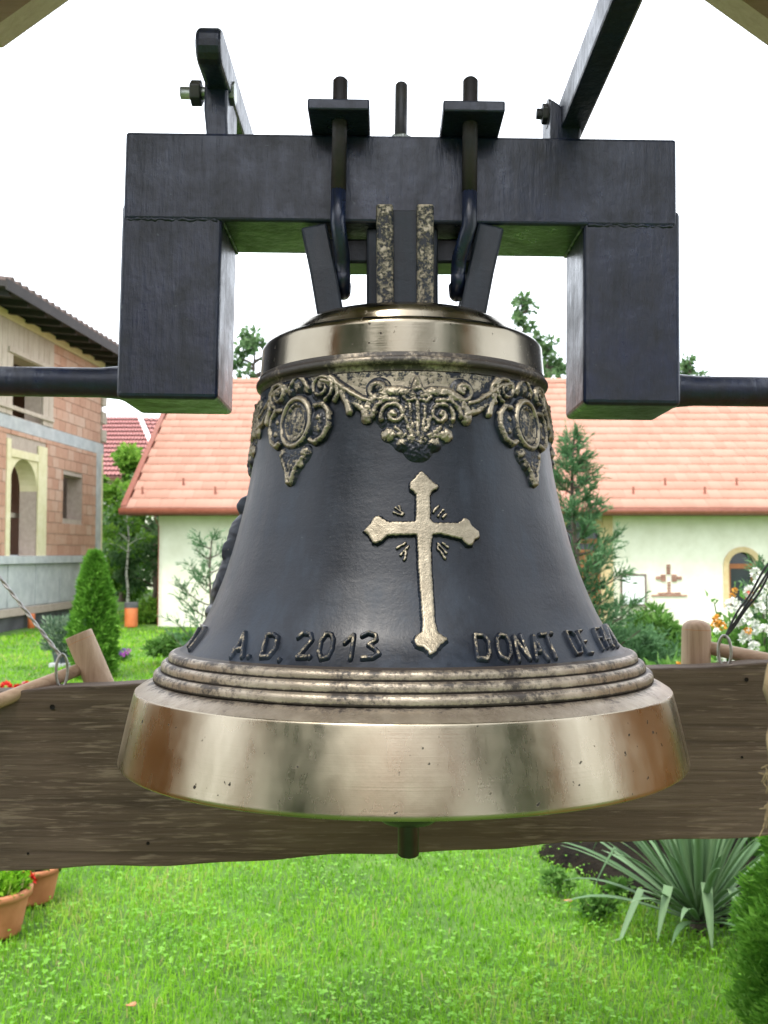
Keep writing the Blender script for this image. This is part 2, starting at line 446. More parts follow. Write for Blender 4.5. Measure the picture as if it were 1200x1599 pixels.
def surround(x0, x1, z0, zt, wd, put, d0, d1):
    inn = [(x0, z0)] + arch_pts(x0, x1, zt) + [(x1, z0)]
    out = [(x0 - wd, z0)] + arch_pts(x0 - wd, x1 + wd, zt + wd) + [(x1 + wd, z0)]
    g_ = G()
    for i in range(len(inn) - 1):
        q = [inn[i], inn[i + 1], out[i + 1], out[i]]
        P = [put(s, z, dd) for dd in (d0, d1) for (s, z) in q]
        g_.add(P, [(0, 1, 2, 3), (7, 6, 5, 4), (0, 4, 5, 1), (1, 5, 6, 2), (2, 6, 7, 3), (3, 7, 4, 0)])
    return g_
def arched(kind, hole, parent, put, wd):
    x0, x1, z0, z1 = hole
    spandrel(x0, x1, z1 + .003, put, .004, .29).build('arch_head', M['plaster'], parent)
    wobj = surround(x0, x1, z0, z1, wd, put, -.03, .05).build(kind, M['stone'], parent)
    pa = arch_pts(x0, x1, z1)
    wl = lambda nm, gg, mt: gg.build(nm, mt, wobj)
    gl = G().prism([put(s, z, .16) for s, z in [(x0, z0)] + pa + [(x1, z0)]], Vector(put(0, 0, .02)) - Vector(put(0, 0, 0)))
    o = link('pane', gl.mesh('pane'), M['glass'], wobj, local=True); o.location = (0, 0, 0)
    zb = z1 - (x1 - x0) / 2 - .05
    for nm, a, b_, c_, d_ in (('crossbar', x0, x1, zb, zb + .10), ('jamb', x0, x0 + .07, z0, zb), ('jamb', x1 - .07, x1, z0, zb)):
        o = grid_wall([(a, b_, c_, d_)], lambda s, z, d: put(s, z, .08 + d), .1)
        o = link(nm, o.mesh(nm), M['doorwood'], wobj, local=True)
    return wobj
wo = arched('window', win, house, hput, .11)
do = arched('door', door, house, hput, .17)
for k in range(2):
    a = door[0] + .09 + k * ((door[1] - door[0] - .16) / 2)
    o = link('door_leaf', G().box2((a, WALL_Y + .10, .02), (a + (door[1] - door[0] - .2) / 2, WALL_Y + .15, door[3] - .62)).mesh('door_leaf'), M['doorwood'], do, local=True)
G().box2((hx(941), WALL_Y - .04, 0), (hx(957), WALL_Y + .05, EAVE_Z + .1)).build('pilaster', M['stone'], house, bevel=.01)
# roof
RX0, RX1 = (190 - CX) / F * EAVE_Y, 11.6
roof = G().prism([(RX0 + .1, EAVE_Y + .05, EAVE_Z - .05), (RX0 + .1, EAVE_Y + RUN, EAVE_Z + RUN * SL - .06), (RX0 + .1, EAVE_Y + 2 * RUN, EAVE_Z - .05), (RX0 + .1, EAVE_Y + 2 * RUN, EAVE_Z - .15), (RX0 + .1, EAVE_Y + RUN, EAVE_Z + RUN * SL - .2), (RX0 + .1, EAVE_Y + .05, EAVE_Z - .15)], (RX1 - RX0 - .1, 0, 0)).build('roof', M['gutter'], house)
def loc_link(nm, me, mt, par):
    """part of a part: the parent part sits at world zero, so world coordinates hold"""
    return link(nm, me, mt, par, local=True)
def subpart(nm, g_, mt, par, bevel=0, smooth=False):
    o = link(nm, g_.mesh(nm) if isinstance(g_, G) else g_, mt, None, smooth)
    o.parent = par; par_w = Vector((0, 0, 0)); p = par
    T = Vector((0, 0, 0))
    while p is not None: T += Vector(p.location); p = p.parent
    o.location = -T
    if bevel:
        b_ = o.modifiers.new('bevel', 'BEVEL'); b_.width = bevel; b_.segments = 2
    return o
ang = math.atan(SL); ca, sa = math.cos(ang), math.sin(ang)
TW, ROWS = .25, 17
TG = RUN / ca / ROWS
def tile_mesh():
    prof = [(-.5, .004), (-.36, .008), (-.2, .009), (0, .007), (.2, .009), (.36, .008), (.4995, .004)]
    vs_, n = [], len(prof)
    for e, lift in ((0, .030), (1, .006)):
        for (u, h) in prof:
            vs_.append((u * TW * .998, e * (TG + .05) * ca - (h + lift) * sa, e * (TG + .05) * sa + (h + lift) * ca))
    for (u, h) in prof:
        vs_.append((u * TW * .998, -(h - .004) * sa, (h - .004) * ca))
    fs = [(i, i + 1, n + i + 1, n + i) for i in range(n - 1)] + [(2 * n + i, 2 * n + i + 1, i + 1, i) for i in range(n - 1)]
    return vs_, fs
tv, tf = tile_mesh()
tme = bpy.data.meshes.new('roof_tile'); tme.from_pydata(tv, [], tf); tme.materials.append(M['tile'])
tme.polygons.foreach_set('use_smooth', [True] * len(tme.polygons))
spots = []
for r_ in range(ROWS):
    y0 = EAVE_Y + r_ * TG * ca; z0 = EAVE_Z + r_ * TG * sa
    off = .5 * (r_ % 2)
    for i in range(-1, int((RX1 - RX0) / TW) + 1):
        x = RX0 + (i + .5 + off) * TW
        if x < RX0 + .05 or x > RX1: continue
        px = CX + x / y0 * F; py = 865 - (z0 - EYE) / y0 * F
        vis = 185 < px < 395 + (r_ < 4) * 0 or 885 < px < 1205
        if 1058 < px and py < 640: vis = False
        spots.append((0 if vis else 1, r_, abs(px - 600), x, y0, z0))
spots.sort()
for s in spots[:300]:
    o = bpy.data.objects.new('roof_tile', tme); col.objects.link(o)
    o.parent = roof; o.location = (s[3] , s[4], s[5])
    o.rotation_euler = (random.uniform(-.008, .008), random.uniform(-.008, .008), random.uniform(-.006, .006))
base = np.array(tv); fl = np.array(tf)
rest = spots[300:]
V = np.concatenate([base + np.array([s[3], s[4], s[5]]) + rng.normal(0, .0025, (1, 3)) for s in rest])
Fq = np.concatenate([fl + i * len(base) for i in range(len(rest))])
o = link('tile_field', np_mesh('tile_field', V, Fq, np.repeat(rng.random(len(rest)), len(base))), M['tile'], None, True)
o.parent = roof; tag(o, kind='stuff')
# ridge caps, barge, gutter, snow hooks
rz = EAVE_Z + RUN * SL; ry = EAVE_Y + RUN
g = G()
for i in range(int((RX1 - RX0) / .4)):
    x = RX0 + i * .4
    g.tube([(x, ry, rz + .0), (x + .41, ry, rz + .015)], [.12, .105], 10)
o = subpart('ridge_cap', g, M['tile'], roof, smooth=False); tag(o, kind='stuff')
subpart('barge', G().prism([(RX0 - .02, EAVE_Y - .02, EAVE_Z - .12), (RX0 - .02, ry, rz - .12), (RX0 - .02, ry, rz + .07), (RX0 - .02, EAVE_Y - .02, EAVE_Z + .07)], (.11, 0, 0)), M['gutter'], roof)
g = G(); path = []
prof = [(-.075, .06)] + [(-.075 * math.cos(a), -.075 * math.sin(a)) for a in np.linspace(0, math.pi, 9)] + [(.075, .06)]
n = len(prof)
vs_ = [(x, EAVE_Y - .07 + u, EAVE_Z - .06 + h) for x in (RX0 - .03, RX1) for (u, h) in prof]
g.add(vs_, [(i, i + 1, n + i + 1, n + i) for i in range(n - 1)] + [tuple(range(n))])
o = g.build('gutter', M['gutter'], house, True)
o.modifiers.new('solid', 'SOLIDIFY').thickness = .008
for k, (px, row) in enumerate([(222, 1), (286, 2), (336, 1), (930, 2), (990, 1), (1040, 2), (1102, 1), (1152, 2), (885, 1)]):
    y0 = EAVE_Y + (row + .4) * TG * ca; z0 = EAVE_Z + (row + .4) * TG * sa + .03
    x = (px - CX) / F * y0
    subpart('snow_hook', G().box2((x - .02, y0 - .012, z0 - .02), (x + .02, y0 + .012, z0 + .16)), M['gutter'], roof)
# downpipe at the corner
G().tube([(HX0 + .02, WALL_Y - .07, 0), (HX0 + .02, WALL_Y - .07, EAVE_Z - .35), (HX0 + .02, EAVE_Y - .03, EAVE_Z - .1)], .012, 8).build('lightning_rod', M['gutter'], house)

# brick cross and framed panel on the wall
M['brickthin'] = pieces('cross_brick', [(.1, (.26, .11, .08)), (.5, (.33, .15, .11)), (.9, (.40, .20, .15))], .85, 40, .3, .004)
bc = empty('brick_cross', (hx(1044), WALL_Y, PXE(931, WALL_Y)), 'brown brick cross with stepped foot set on the cream wall', 'cross')
bme = G().box((0, 0, 0), (1, 1, 1)).mesh('brick'); bme.materials.append(M['brickthin'])
def put_brick(parent, x, y, z, dx, dy, dz):
    o = bpy.data.objects.new('brick', bme); col.objects.link(o); o.parent = parent
    o.location = Vector((x, y, z)) - Vector(parent.location); o.scale = (dx, dy, dz)
def cross_row(xa, xb, ya, yb, n):
    za, zb = PXE(yb, WALL_Y), PXE(ya, WALL_Y)
    for i in range(n):
        p0 = xa + (xb - xa) * i / n; p1 = xa + (xb - xa) * (i + 1) / n
        put_brick(bc, (hx(p0) + hx(p1)) / 2, WALL_Y - .008, (za + zb) / 2, hx(p1) - hx(p0) - .012, .055, zb - za - .012)
for i in range(4):
    cross_row(1040, 1043, 881 + i * 4, 885 + i * 4, 1); cross_row(1043.2, 1046.2, 881 + i * 4, 885 + i * 4, 1)
for (a, b_) in ((1031, 1039), (1047.5, 1056)): cross_row(a, b_, 896.5, 899.5, 1); cross_row(a, b_, 905, 908, 1)
for y in (899.6, 902.3): cross_row(1023, 1039, y, y + 2.6, 2); cross_row(1047.5, 1064, y, y + 2.6, 2)
for i in range(4):
    cross_row(1041, 1043.4, 908 + i * 4.2, 912 + i * 4.2, 1); cross_row(1043.8, 1046.2, 908 + i * 4.2, 912 + i * 4.2, 1)
cross_row(1026, 1062, 924.5, 927.5, 4); cross_row(1016, 1072, 928, 931, 5)
pf = empty('framed_panel', (hx(988), WALL_Y - .12, .8), 'white information panel in a thin brown frame standing before the wall', 'notice board')
M['white'] = simple('white_panel', (.74, .76, .77), (.84, .85, .86), 2, .35, .05, .002)
M['brownmetal'] = simple('brown_frame', (.13, .09, .08), (.18, .13, .11), 20, .5, .1, .002)
xa, xb, zt = hx(966), hx(1006), PXE(896, WALL_Y)
G().box2((xa + .035, WALL_Y - .14, .45), (xb - .035, WALL_Y - .12, zt - .035)).build('panel', M['white'], pf)
for nm, a, b_ in (('frame_side', (xa, WALL_Y - .16, 0), (xa + .04, WALL_Y - .10, zt)), ('frame_side', (xb - .04, WALL_Y - .16, 0), (xb, WALL_Y - .10, zt)),
                  ('frame_rail', (xa + .04, WALL_Y - .155, zt - .04), (xb - .04, WALL_Y - .105, zt)), ('frame_rail', (xa + .04, WALL_Y - .155, .42), (xb - .04, WALL_Y - .105, .46))):
    G().box2(a, b_).build(nm, M['brownmetal'], pf, bevel=.005)

# ---------------------------------------------------------- unfinished brick building
BK = Vector((-7.0, 23.8)); BE = Vector((-.075, -1)).normalized()      # far corner, wall runs towards the camera
BN = Vector((-BE.y, BE.x))                                             # outward normal (towards +x)
if BN.x < 0: BN = -BN
def bput(s, z, d):                       # d: depth into the wall
    p = BK + BE * s - BN * d
    return (p.x, p.y, z)
def bpx(x, y):                           # picture -> (s, z) on the wall
    d = ray(x, y)
    # (t*d.xy - BK) . BN = 0
    tt = BK.dot(BN) / (d.x * BN.x + d.y * BN.y)
    p = Vector((d.x * tt, d.y * tt))
    return (p - BK).dot(BE), EYE + d.z * tt
M['brick'] = pieces('hollow_brick', [(.2, (.40, .205, .135)), (.5, (.48, .275, .19)), (.8, (.51, .345, .265))], .85, 9, .45, .006, .55)
M['mortar'] = simple('mortar', (.36, .29, .24), (.44, .36, .30), 10, .9, .4, .004)
M['concrete'] = simple('raw_concrete', (.36, .37, .38), (.48, .49, .49), 4, .85, .4, .006)
M['bitumen'] = simple('bitumen_coat', (.055, .055, .06), (.095, .095, .10), 4, .8, .3, .006)
M['formwood'] = wood_mat('formwork_boards', (.34, .27, .21), (.45, .38, .31), (.55, .48, .40), .35, 'Z', .8, .3)
M['foam'] = simple('yellow_insulation', (.62, .55, .32), (.70, .63, .42), 6, .8, .2, .004)
M['eave'] = wood_mat('dark_eave_timber', (.018, .015, .015), (.030, .026, .026), (.045, .038, .036), .3, 'X', .7, .2)
bld = empty('brick_building', (BK.x, BK.y, 0), 'unfinished red hollow brick building with arched window and dark timber eaves', 'building')
s_max = 7.0
zs0 = bpx(158, 868)[1]; zs0 = 1.46
zb0, zb1 = bpx(20, 671)[1], bpx(20, 650)[1]          # concrete band
zt_ = bpx(60, 513)[1]                                # wall head
ar = bpx(57.4, 800)[0], bpx(14.6, 800)[0], zs0, bpx(36, 717)[1]
rw = bpx(129, 775)[0], bpx(98, 775)[0], bpx(113, 811)[1], bpx(113, 743)[1]
uw = bpx(66, 600)[0], bpx(21, 600)[0], zb1 + .02, bpx(44, 565)[1]
holes = [ar, rw, uw]
grid_wall(rect_minus(.0, s_max, zs0, zt_, holes), lambda s, z, d: bput(s, z, d + .012), .36).build('wall', M['mortar'], bld)
# room behind the openings and return wall
g = G()
P = [bput(s, z, d) for d in (1.6, 1.7) for (s, z) in ((.3, zs0), (s_max, zs0), (s_max, zt_), (.3, zt_))]
g.add(P, [(0, 1, 2, 3), (7, 6, 5, 4)])
g.build('inner_wall', M['brick'], bld)
g = grid_wall([(.02, .36, zs0, zt_)], lambda s, z, d: bput(s, z, .375 + d * 1.0), 7.5); g.build('end_wall', M['mortar'], bld)
g = grid_wall([(.02, s_max, zs0 - .02, zs0 + .02)], lambda s, z, d: bput(s, z, .38 + d), 6); g.build('floor_slab', M['concrete'], bld)
def bbox_(s0, s1, z0, z1, d0, d1): return grid_wall([(s0, s1, z0, z1)], lambda s, z, d: bput(s, z, d0 + d), d1 - d0)
bbox_(-.05, s_max, zb0, zb1, -.012, .3).build('concrete_band', M['concrete'], bld)
bbox_(-.08, s_max, zs0 - .16, zs0, -.10, .4).build('slab_edge', M['concrete'], bld, bevel=.01)
bbox_(.0, .42, zs0, zb0, -.014, .2).build('corner_pillar', M['concrete'], bld)
bbox_(-.012, .09, zs0, zb0, -.016, .2).build('corner_strip', M['foam'], bld)
bbox_(-.03, s_max, zt_ - .14, zt_ + .02, -.03, .3).build('wall_plate', M['foam'], bld)
# formwork boards on the upper floor
fs0 = bpx(83, 560)[0]
k = fs0
while k < s_max:
    wv = .22 + .05 * random.random()
    if k + wv < uw[0] or k > uw[1]: bbox_(k, k + wv - .012, zb1 + .01, zt_ - .15, -.03, .0).build('form_board', M['formwood'], bld)
    else: bbox_(k, k + wv - .012, uw[3] + .0, zt_ - .15, -.03, .0).build('form_board', M['formwood'], bld)
    k += wv
bbox_(uw[0] - .25, uw[1] + .3, uw[3] + .02, uw[3] + .12, -.07, -.031).build('batten', M['formwood'], bld)
bbox_(fs0 + .02, s_max, zb1 + .12, zb1 + .2, -.07, -.031).build('batten', M['formwood'], bld)
for zz in (zb1 + .05, zb1 + .5, zb1 + .95, zb1 + 1.4): bbox_(-.12, .16, zz, zz + .30, -.06, .1).build('quoin_board', M['formwood'], bld, bevel=.01)
# arched window dressing
spandrel(ar[0], ar[1], ar[3] + .003, bput, -.0, .37).build('arch_head', M['foam'], bld)
wf = bpx(71, 800)[0], bpx(8, 800)[0]
bbox_(wf[0], ar[0] - .005, zs0, ar[3] + .35, -.03, -.001).build('window_casing', M['foam'], bld)
bbox_(ar[1] + .005, wf[1], zs0, ar[3] + .35, -.03, -.001).build('window_casing', M['foam'], bld)
bbox_(ar[0] - .0, ar[1], ar[3] + .004, ar[3] + .16, -.03, -.001).build('window_casing', M['foam'], bld)
bbox_(ar[0] - .3, ar[1] + .3, zs0 + .8, zs0 + .9, .5, .6).build('plank', M['formwood'], bld)
# bricks
blocked = holes + [(wf[0], wf[1], zs0, ar[3] + .36), (-1, .42, zs0, zb0), (fs0, s_max, zb1, zt_), (-.2, s_max, zb0, zb1), (-1, .17, zb1, zt_)]
bme2 = G().box((0, 0, 0), (1, 1, 1)).mesh('brick'); bme2.materials.append(M['brick'])
rotz = math.atan2(BE.y, BE.x)
nb = 0
def brick_rows(z0, z1, smax):
    global nb
    H, L_ = .24, .33; r_ = 0; z = z0
    while z < z1 - .05:
        zt2 = min(z + H, z1); s = -(r_ % 2) * .16
        while s < smax:
            a, b_ = max(s, 0), s + L_
            segs = [(a, b_)]
            for h in blocked:
                if h[2] < zt2 - .03 and h[3] > z + .03:
                    ns = []
                    for (p, q) in segs:
                        if h[1] <= p or h[0] >= q: ns.append((p, q)); continue
                        if h[0] > p: ns.append((p, h[0]))
                        if h[1] < q: ns.append((h[1], q))
                    segs = ns
            for (p, q) in segs:
                if q - p < .05 or nb > 290: continue
                o = bpy.data.objects.new('brick', bme2); col.objects.link(o); o.parent = bld
                P = Vector(bput((p + q) / 2, (z + zt2) / 2, .004 + random.uniform(-.003, .003)))
                o.location = P - Vector(bld.location); o.rotation_euler = (0, 0, rotz)
                o.scale = (q - p - .012, .03, zt2 - z - .012); nb += 1
            s += L_
        z += H; r_ += 1
brick_rows(zs0 + .003, zb0, 5.7); brick_rows(zb1, zt_ - .15, fs0)
# foundation: concrete panels, bitumen strip, dark plinth
zf = bpx(60, 945)[1]
bbox_(-.02, s_max, zf, zs0 - .165, .0, .3).build('foundation', M['concrete'], bld)
k = 0.05; i = 0
while k < s_max - .2:
    bbox_(k, k + .6, zf + .02, zs0 - .17, -.02 - .006 * (i % 2), .0).build('concrete_panel', M['concrete'], bld, bevel=.006); k += .62; i += 1
bbox_(-.02, s_max, zf - .16, zf, -.05, .3).build('footing_edge', M['mortar'], bld, bevel=.01)
bbox_(-.02, s_max, -.3, zf - .165, .03, .3).build('plinth', M['bitumen'], bld)
M['orange'] = simple('orange_plastic', (.52, .13, .035), (.60, .17, .05), 6, .5, .1, .003)
sp = bpx(40, 990)[0]; p = bput(sp, 0, -.12)
G().tube([(p[0], p[1], -.1), (p[0], p[1], zf - .14)], .07, 12).build('drain_pipe', M['orange'], bld, True)
# roof: eave boards rising into the building
OV = .85
re_z = zt_ - .02
g = G()
P = [bput(s, z, d) for s in (-1.2, s_max) for (d, z) in ((-OV, re_z), (3.2, re_z + (OV + 3.2) * .12), (3.2, re_z + (OV + 3.2) * .12 + .1), (-OV, re_z + .10))]
g.add(P, [(0, 1, 2, 3), (7, 6, 5, 4), (0, 4, 5, 1), (1, 5, 6, 2), (2, 6, 7, 3), (3, 7, 4, 0)])
broof = g.build('roof', M['eave'], bld)
for k in range(11):
    s = -.9 + k * .75
    P = [bput(s + q, z, d) for q in (0, .10) for (d, z) in ((-OV + .08, re_z - .10), (1.0, re_z + (OV + 1.0) * .12 - .13), (1.0, re_z + (OV + 1.0) * .12 - .004), (-OV + .08, re_z + .03))]
    subpart('rafter', G().add(P, [(0, 1, 2, 3), (7, 6, 5, 4), (0, 4, 5, 1), (1, 5, 6, 2), (2, 6, 7, 3), (3, 7, 4, 0)]), M['eave'], broof)
subpart('fascia', bbox_(-1.22, s_max, re_z - .06, re_z + .14, -OV - .03, -OV), M['eave'], broof)
M['rooftile_dark'] = pieces('dark_roof_tile', [(.1, (.05, .035, .03)), (.9, (.09, .06, .05))], .8)
g = G()
for i in range(28):
    s = -1.2 + i * .29
    P = bput(s + .14, re_z + .14, -OV - .02); Q = bput(s + .14, re_z + .14 + .3 * .12, -OV + .28)
    g.tube([P, Q], .09, 8)
o = subpart('edge_tiles', g, M['rooftile_dark'], broof); tag(o, kind='stuff')

# ---------------------------------------------------------- far red-roofed house
M['redtile'] = pieces('red_roof_tile', [(.1, (.29, .115, .105)), (.5, (.34, .15, .14)), (.9, (.38, .19, .175))], .75, 12, .2, .01, .4)
far = empty('house', (-13, 40, 0), 'distant house with crimson tiled hip roof and white verge', 'house')
Yf_ = 40.0
A = lambda x, y, Y=Yf_: at(x, y, Y)
pL, pT, pB, pR = A(120, 735), A(168, 648), A(236, 735), A(262, 661, 42)
zE = A(160, 745)[2]
G().box2((pL.x - 3, 41, 0), (pR.x + 6, 50, zE + .3)).build('wall', M['plaster'], far)
hip = [(pL.x - 4, 40, zE), (pB.x + .6, 40, zE), (pT.x, 45, A(168, 652, 45)[2]), (pT.x - 6, 45, A(168, 652, 45)[2])]
hip2 = [(pB.x + .6, 40, zE), (pR.x + 7, 44.5, zE), (pR.x + 7, 46, A(240, 660, 46)[2]), (pT.x, 45.2, A(168, 652, 45)[2])]
fr1 = G().prism(hip, (0, .12, -.12)).build('roof', M['redtile'], far)
fr2 = G().prism(hip2, (0, .12, -.12)).build('roof', M['redtile'], far)
# courses of tiles on both slopes
def courses(quad, nr, nc, par):
    q = [Vector(v_) for v_ in quad]; g_ = G()
    nn = (q[1] - q[0]).cross(q[3] - q[0]).normalized()
    if nn.z < 0: nn = -nn
    for r_ in range(nr):
        for c_ in range(nc):
            f = lambda u, v_: (q[0] * (1 - u) + q[1] * u) * (1 - v_) + (q[3] * (1 - u) + q[2] * u) * v_
            u0, u1, v0, v1 = c_ / nc, (c_ + .96) / nc, r_ / nr, (r_ + 1.0) / nr
            g_.add([f(u0, v0) + nn * .10, f((u0 + u1) / 2, v0) + nn * .16, f(u1, v0) + nn * .10, f(u1, v1) + nn * .03, f((u0 + u1) / 2, v1) + nn * .07, f(u0, v1) + nn * .03], [(0, 1, 4, 5), (1, 2, 3, 4)])
    o_ = subpart('tile_field', g_, M['redtile'], par); tag(o_, kind='stuff')
courses(hip, 14, 46, fr1); courses(hip2, 14, 40, fr2)
subpart('verge', G().tube([Vector(hip2[3]) + Vector((.0, -.1, .15)), Vector(hip2[0]) + Vector((0, -.1, .15))], .11, 8), M['white'], fr2)

# ================================================================== VEGETATION
M['grass'] = leafmat('grass_blades', [(0, (.045, .140, .008)), (.35, (.13, .325, .013)), (.75, (.225, .475, .024)), (.93, (.33, .52, .060)), (1, (.40, .36, .16))], .5, .5)
M['clover'] = leafmat('clover_leaf', [(0, (.085, .235, .020)), (.6, (.165, .375, .040)), (1, (.26, .46, .10))], .55, .3)
def blade_mesh(n):
    u = rng.random(n)
    Y = 2.3 * (27 / 2.3) ** (u ** .92)
    X = (rng.random(n) * 2 - 1) * (.47 * Y + .5)
    keep = ~(((X - bedc.x - .50) / .74) ** 2 + ((Y - bedc.y - .35) / .68) ** 2 < .8 + .4 * rng.random(n)) | (rng.random(n) < .10)
    keep &= ~((Y > WALL_Y - .2) & (X > HX0 - .3))
    keep &= ~((X < -7.0) & (Y > 17.2))
    X, Y = X[keep], Y[keep]; n = len(X)
    patch = np.sin(X * 2.1 + Y * .9) * np.sin(Y * 1.7 - X * .6) + .6 * np.sin(X * 5.3 - Y * 4.1) + .5 * np.sin(X * 11 + Y * 7)
    gzv = 0.012 * np.sin(X * 1.7 + Y * .6) + .010 * np.sin(Y * 2.3 - X) - .014
    h = (.022 + .028 * rng.random(n)) * (1 + .18 * patch) * (1 + .02 * Y)
    wd = np.maximum(.0022 + .0026 * rng.random(n), .00085 * Y * (.6 + .8 * rng.random(n)))
    a = rng.random(n) * 2 * np.pi; lean = .25 + .75 * rng.random(n)
    D = np.stack([np.cos(a), np.sin(a), np.zeros(n)], 1); S = np.stack([-np.sin(a), np.cos(a), np.zeros(n)], 1)
    B = np.stack([X, Y, gzv], 1); up = np.array([0, 0, 1.0])
    m1 = B + D * (h * lean * .35)[:, None] + up * (h * .62)[:, None]
    m2 = B + D * (h * lean * 1.05)[:, None] + up * (h * (1.02 - .35 * lean))[:, None]
    W = wd[:, None]
    V = np.stack([B - S * W * .5, B + S * W * .5, m1 + S * W * .45, m1 - S * W * .45, m2], 1).reshape(-1, 3)
    i = np.arange(n) * 5
    quads = np.stack([i, i + 1, i + 2, i + 3], 1); tris = np.stack([i + 3, i + 2, i + 4, i + 4], 1)
    var = np.clip(.56 + .17 * patch + rng.normal(0, .17, n), 0, .97); var[rng.random(n) < .02] = 1
    return V, quads, tris, np.repeat(var, 5), n
def tri_quad_mesh(name, V, quads, tris, var):
    me = bpy.data.meshes.new(name)
    me.vertices.add(len(V)); me.vertices.foreach_set('co', V.astype(np.float32).ravel())
    loops = np.concatenate([quads.ravel(), tris[:, :3].ravel()]).astype(np.int32)
    nq, ntr = len(quads), len(tris)
    me.loops.add(len(loops)); me.loops.foreach_set('vertex_index', loops)
    me.polygons.add(nq + ntr)
    st = np.concatenate([np.arange(nq) * 4, nq * 4 + np.arange(ntr) * 3]).astype(np.int32)
    me.polygons.foreach_set('loop_start', st)
    me.update(calc_edges=True)
    a = me.attributes.new('var', 'FLOAT', 'POINT'); a.data.foreach_set('value', var.astype(np.float32))
    return me
V, q, tr_, var, n = blade_mesh(210000)
tag(link('grass', tri_quad_mesh('grass', V, q, tr_, var), M['grass']), kind='stuff')
# clover between the blades
n = 26000
Y = 2.3 * (9 / 2.3) ** rng.random(n); X = (rng.random(n) * 2 - 1) * (.47 * Y + .4)
pt = np.sin(X * 3.1 + 1) * np.sin(Y * 2.7) + .5 * np.sin(X * 7 + Y * 5)
k = (pt + rng.normal(0, .7, n) > -.1) & ~(((X - bedc.x - .50) / .74) ** 2 + ((Y - bedc.y - .35) / .68) ** 2 < .6 + .5 * rng.random(n))
X, Y = X[k], Y[k]; n = len(X)
Z = .018 + .030 * rng.random(n); a0 = rng.random(n) * 6.28; Lf = .006 + .008 * rng.random(n)
vr = np.clip(rng.normal(.5, .22, n), 0, 1)
parts = []
for j in range(3):
    a = a0 + j * 2.094
    D = np.stack([np.cos(a), np.sin(a), .25 * rng.normal(size=n)], 1)
    parts.append(leaves(np.stack([X, Y, Z], 1), D, Lf, Lf * .95, vr, .05, roll=np.tile(np.array([0, 0, 1.0]), (n, 1)) + .25 * rng.normal(size=(n, 3))))
o = leaf_obj('clover', parts, M['clover'], None); tag(o, kind='stuff')

BARK = simple('bark', (.05, .038, .028), (.11, .085, .065), 20, .9, .6, .02, (1, 1, .25))
M['bark'] = BARK
M['thuja'] = leafmat('thuja_green', [(0, (.035, .115, .012)), (.5, (.095, .25, .026)), (1, (.19, .39, .055))], .6, .4)
M['juniper'] = leafmat('juniper_green', [(0, (.030, .085, .034)), (.5, (.075, .165, .070)), (1, (.14, .26, .12))], .6, .3)
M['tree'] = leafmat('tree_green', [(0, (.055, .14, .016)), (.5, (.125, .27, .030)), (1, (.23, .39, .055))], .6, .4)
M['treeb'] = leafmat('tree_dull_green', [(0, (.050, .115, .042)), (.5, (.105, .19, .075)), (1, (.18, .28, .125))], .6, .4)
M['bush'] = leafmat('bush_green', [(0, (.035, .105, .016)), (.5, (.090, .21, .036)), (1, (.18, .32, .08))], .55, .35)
def thuja(loc, h, r, n, label, size=.05, name='thuja_shrub', group=None, tip=1.25):
    e = empty(name, loc, label, 'shrub', group)
    x, y, z0 = loc
    G().tube([(x, y, z0 - .05), (x, y, z0 + h * .8)], [.035 * r / .3, .008], 8).build('trunk', M['bark'], e)
    u = rng.random(n) ** .9; zz = u * h
    prof = r * np.minimum(1, (1 - u) ** (1 / tip) * 1.35) * (.86 + .14 * np.minimum(1, u * 8))
    th = rng.random(n) * 2 * np.pi
    lump = 1 + .13 * np.sin(th * 5 + zz * 9) * np.sin(zz * 17 + th * 2) + .10 * np.sin(th * 11 - zz * 23)
    rad = prof * lump * (1 - .35 * rng.random(n) ** 2.2)
    P = np.stack([x + rad * np.cos(th), y + rad * np.sin(th), z0 + zz], 1)
    D = np.stack([np.cos(th), np.sin(th), np.full(n, .9)], 1) + .55 * rng.normal(size=(n, 3))
    var = np.clip(.5 + .55 * (lump - 1) / .13 * .3 + .2 * rng.normal(size=n), 0, 1)
    L_ = size * (.6 + .8 * rng.random(n))
    leaf_obj('crown', [leaves(P, D, L_, L_ * .27, var)], M['thuja'], e).location = -Vector(loc)
    return e
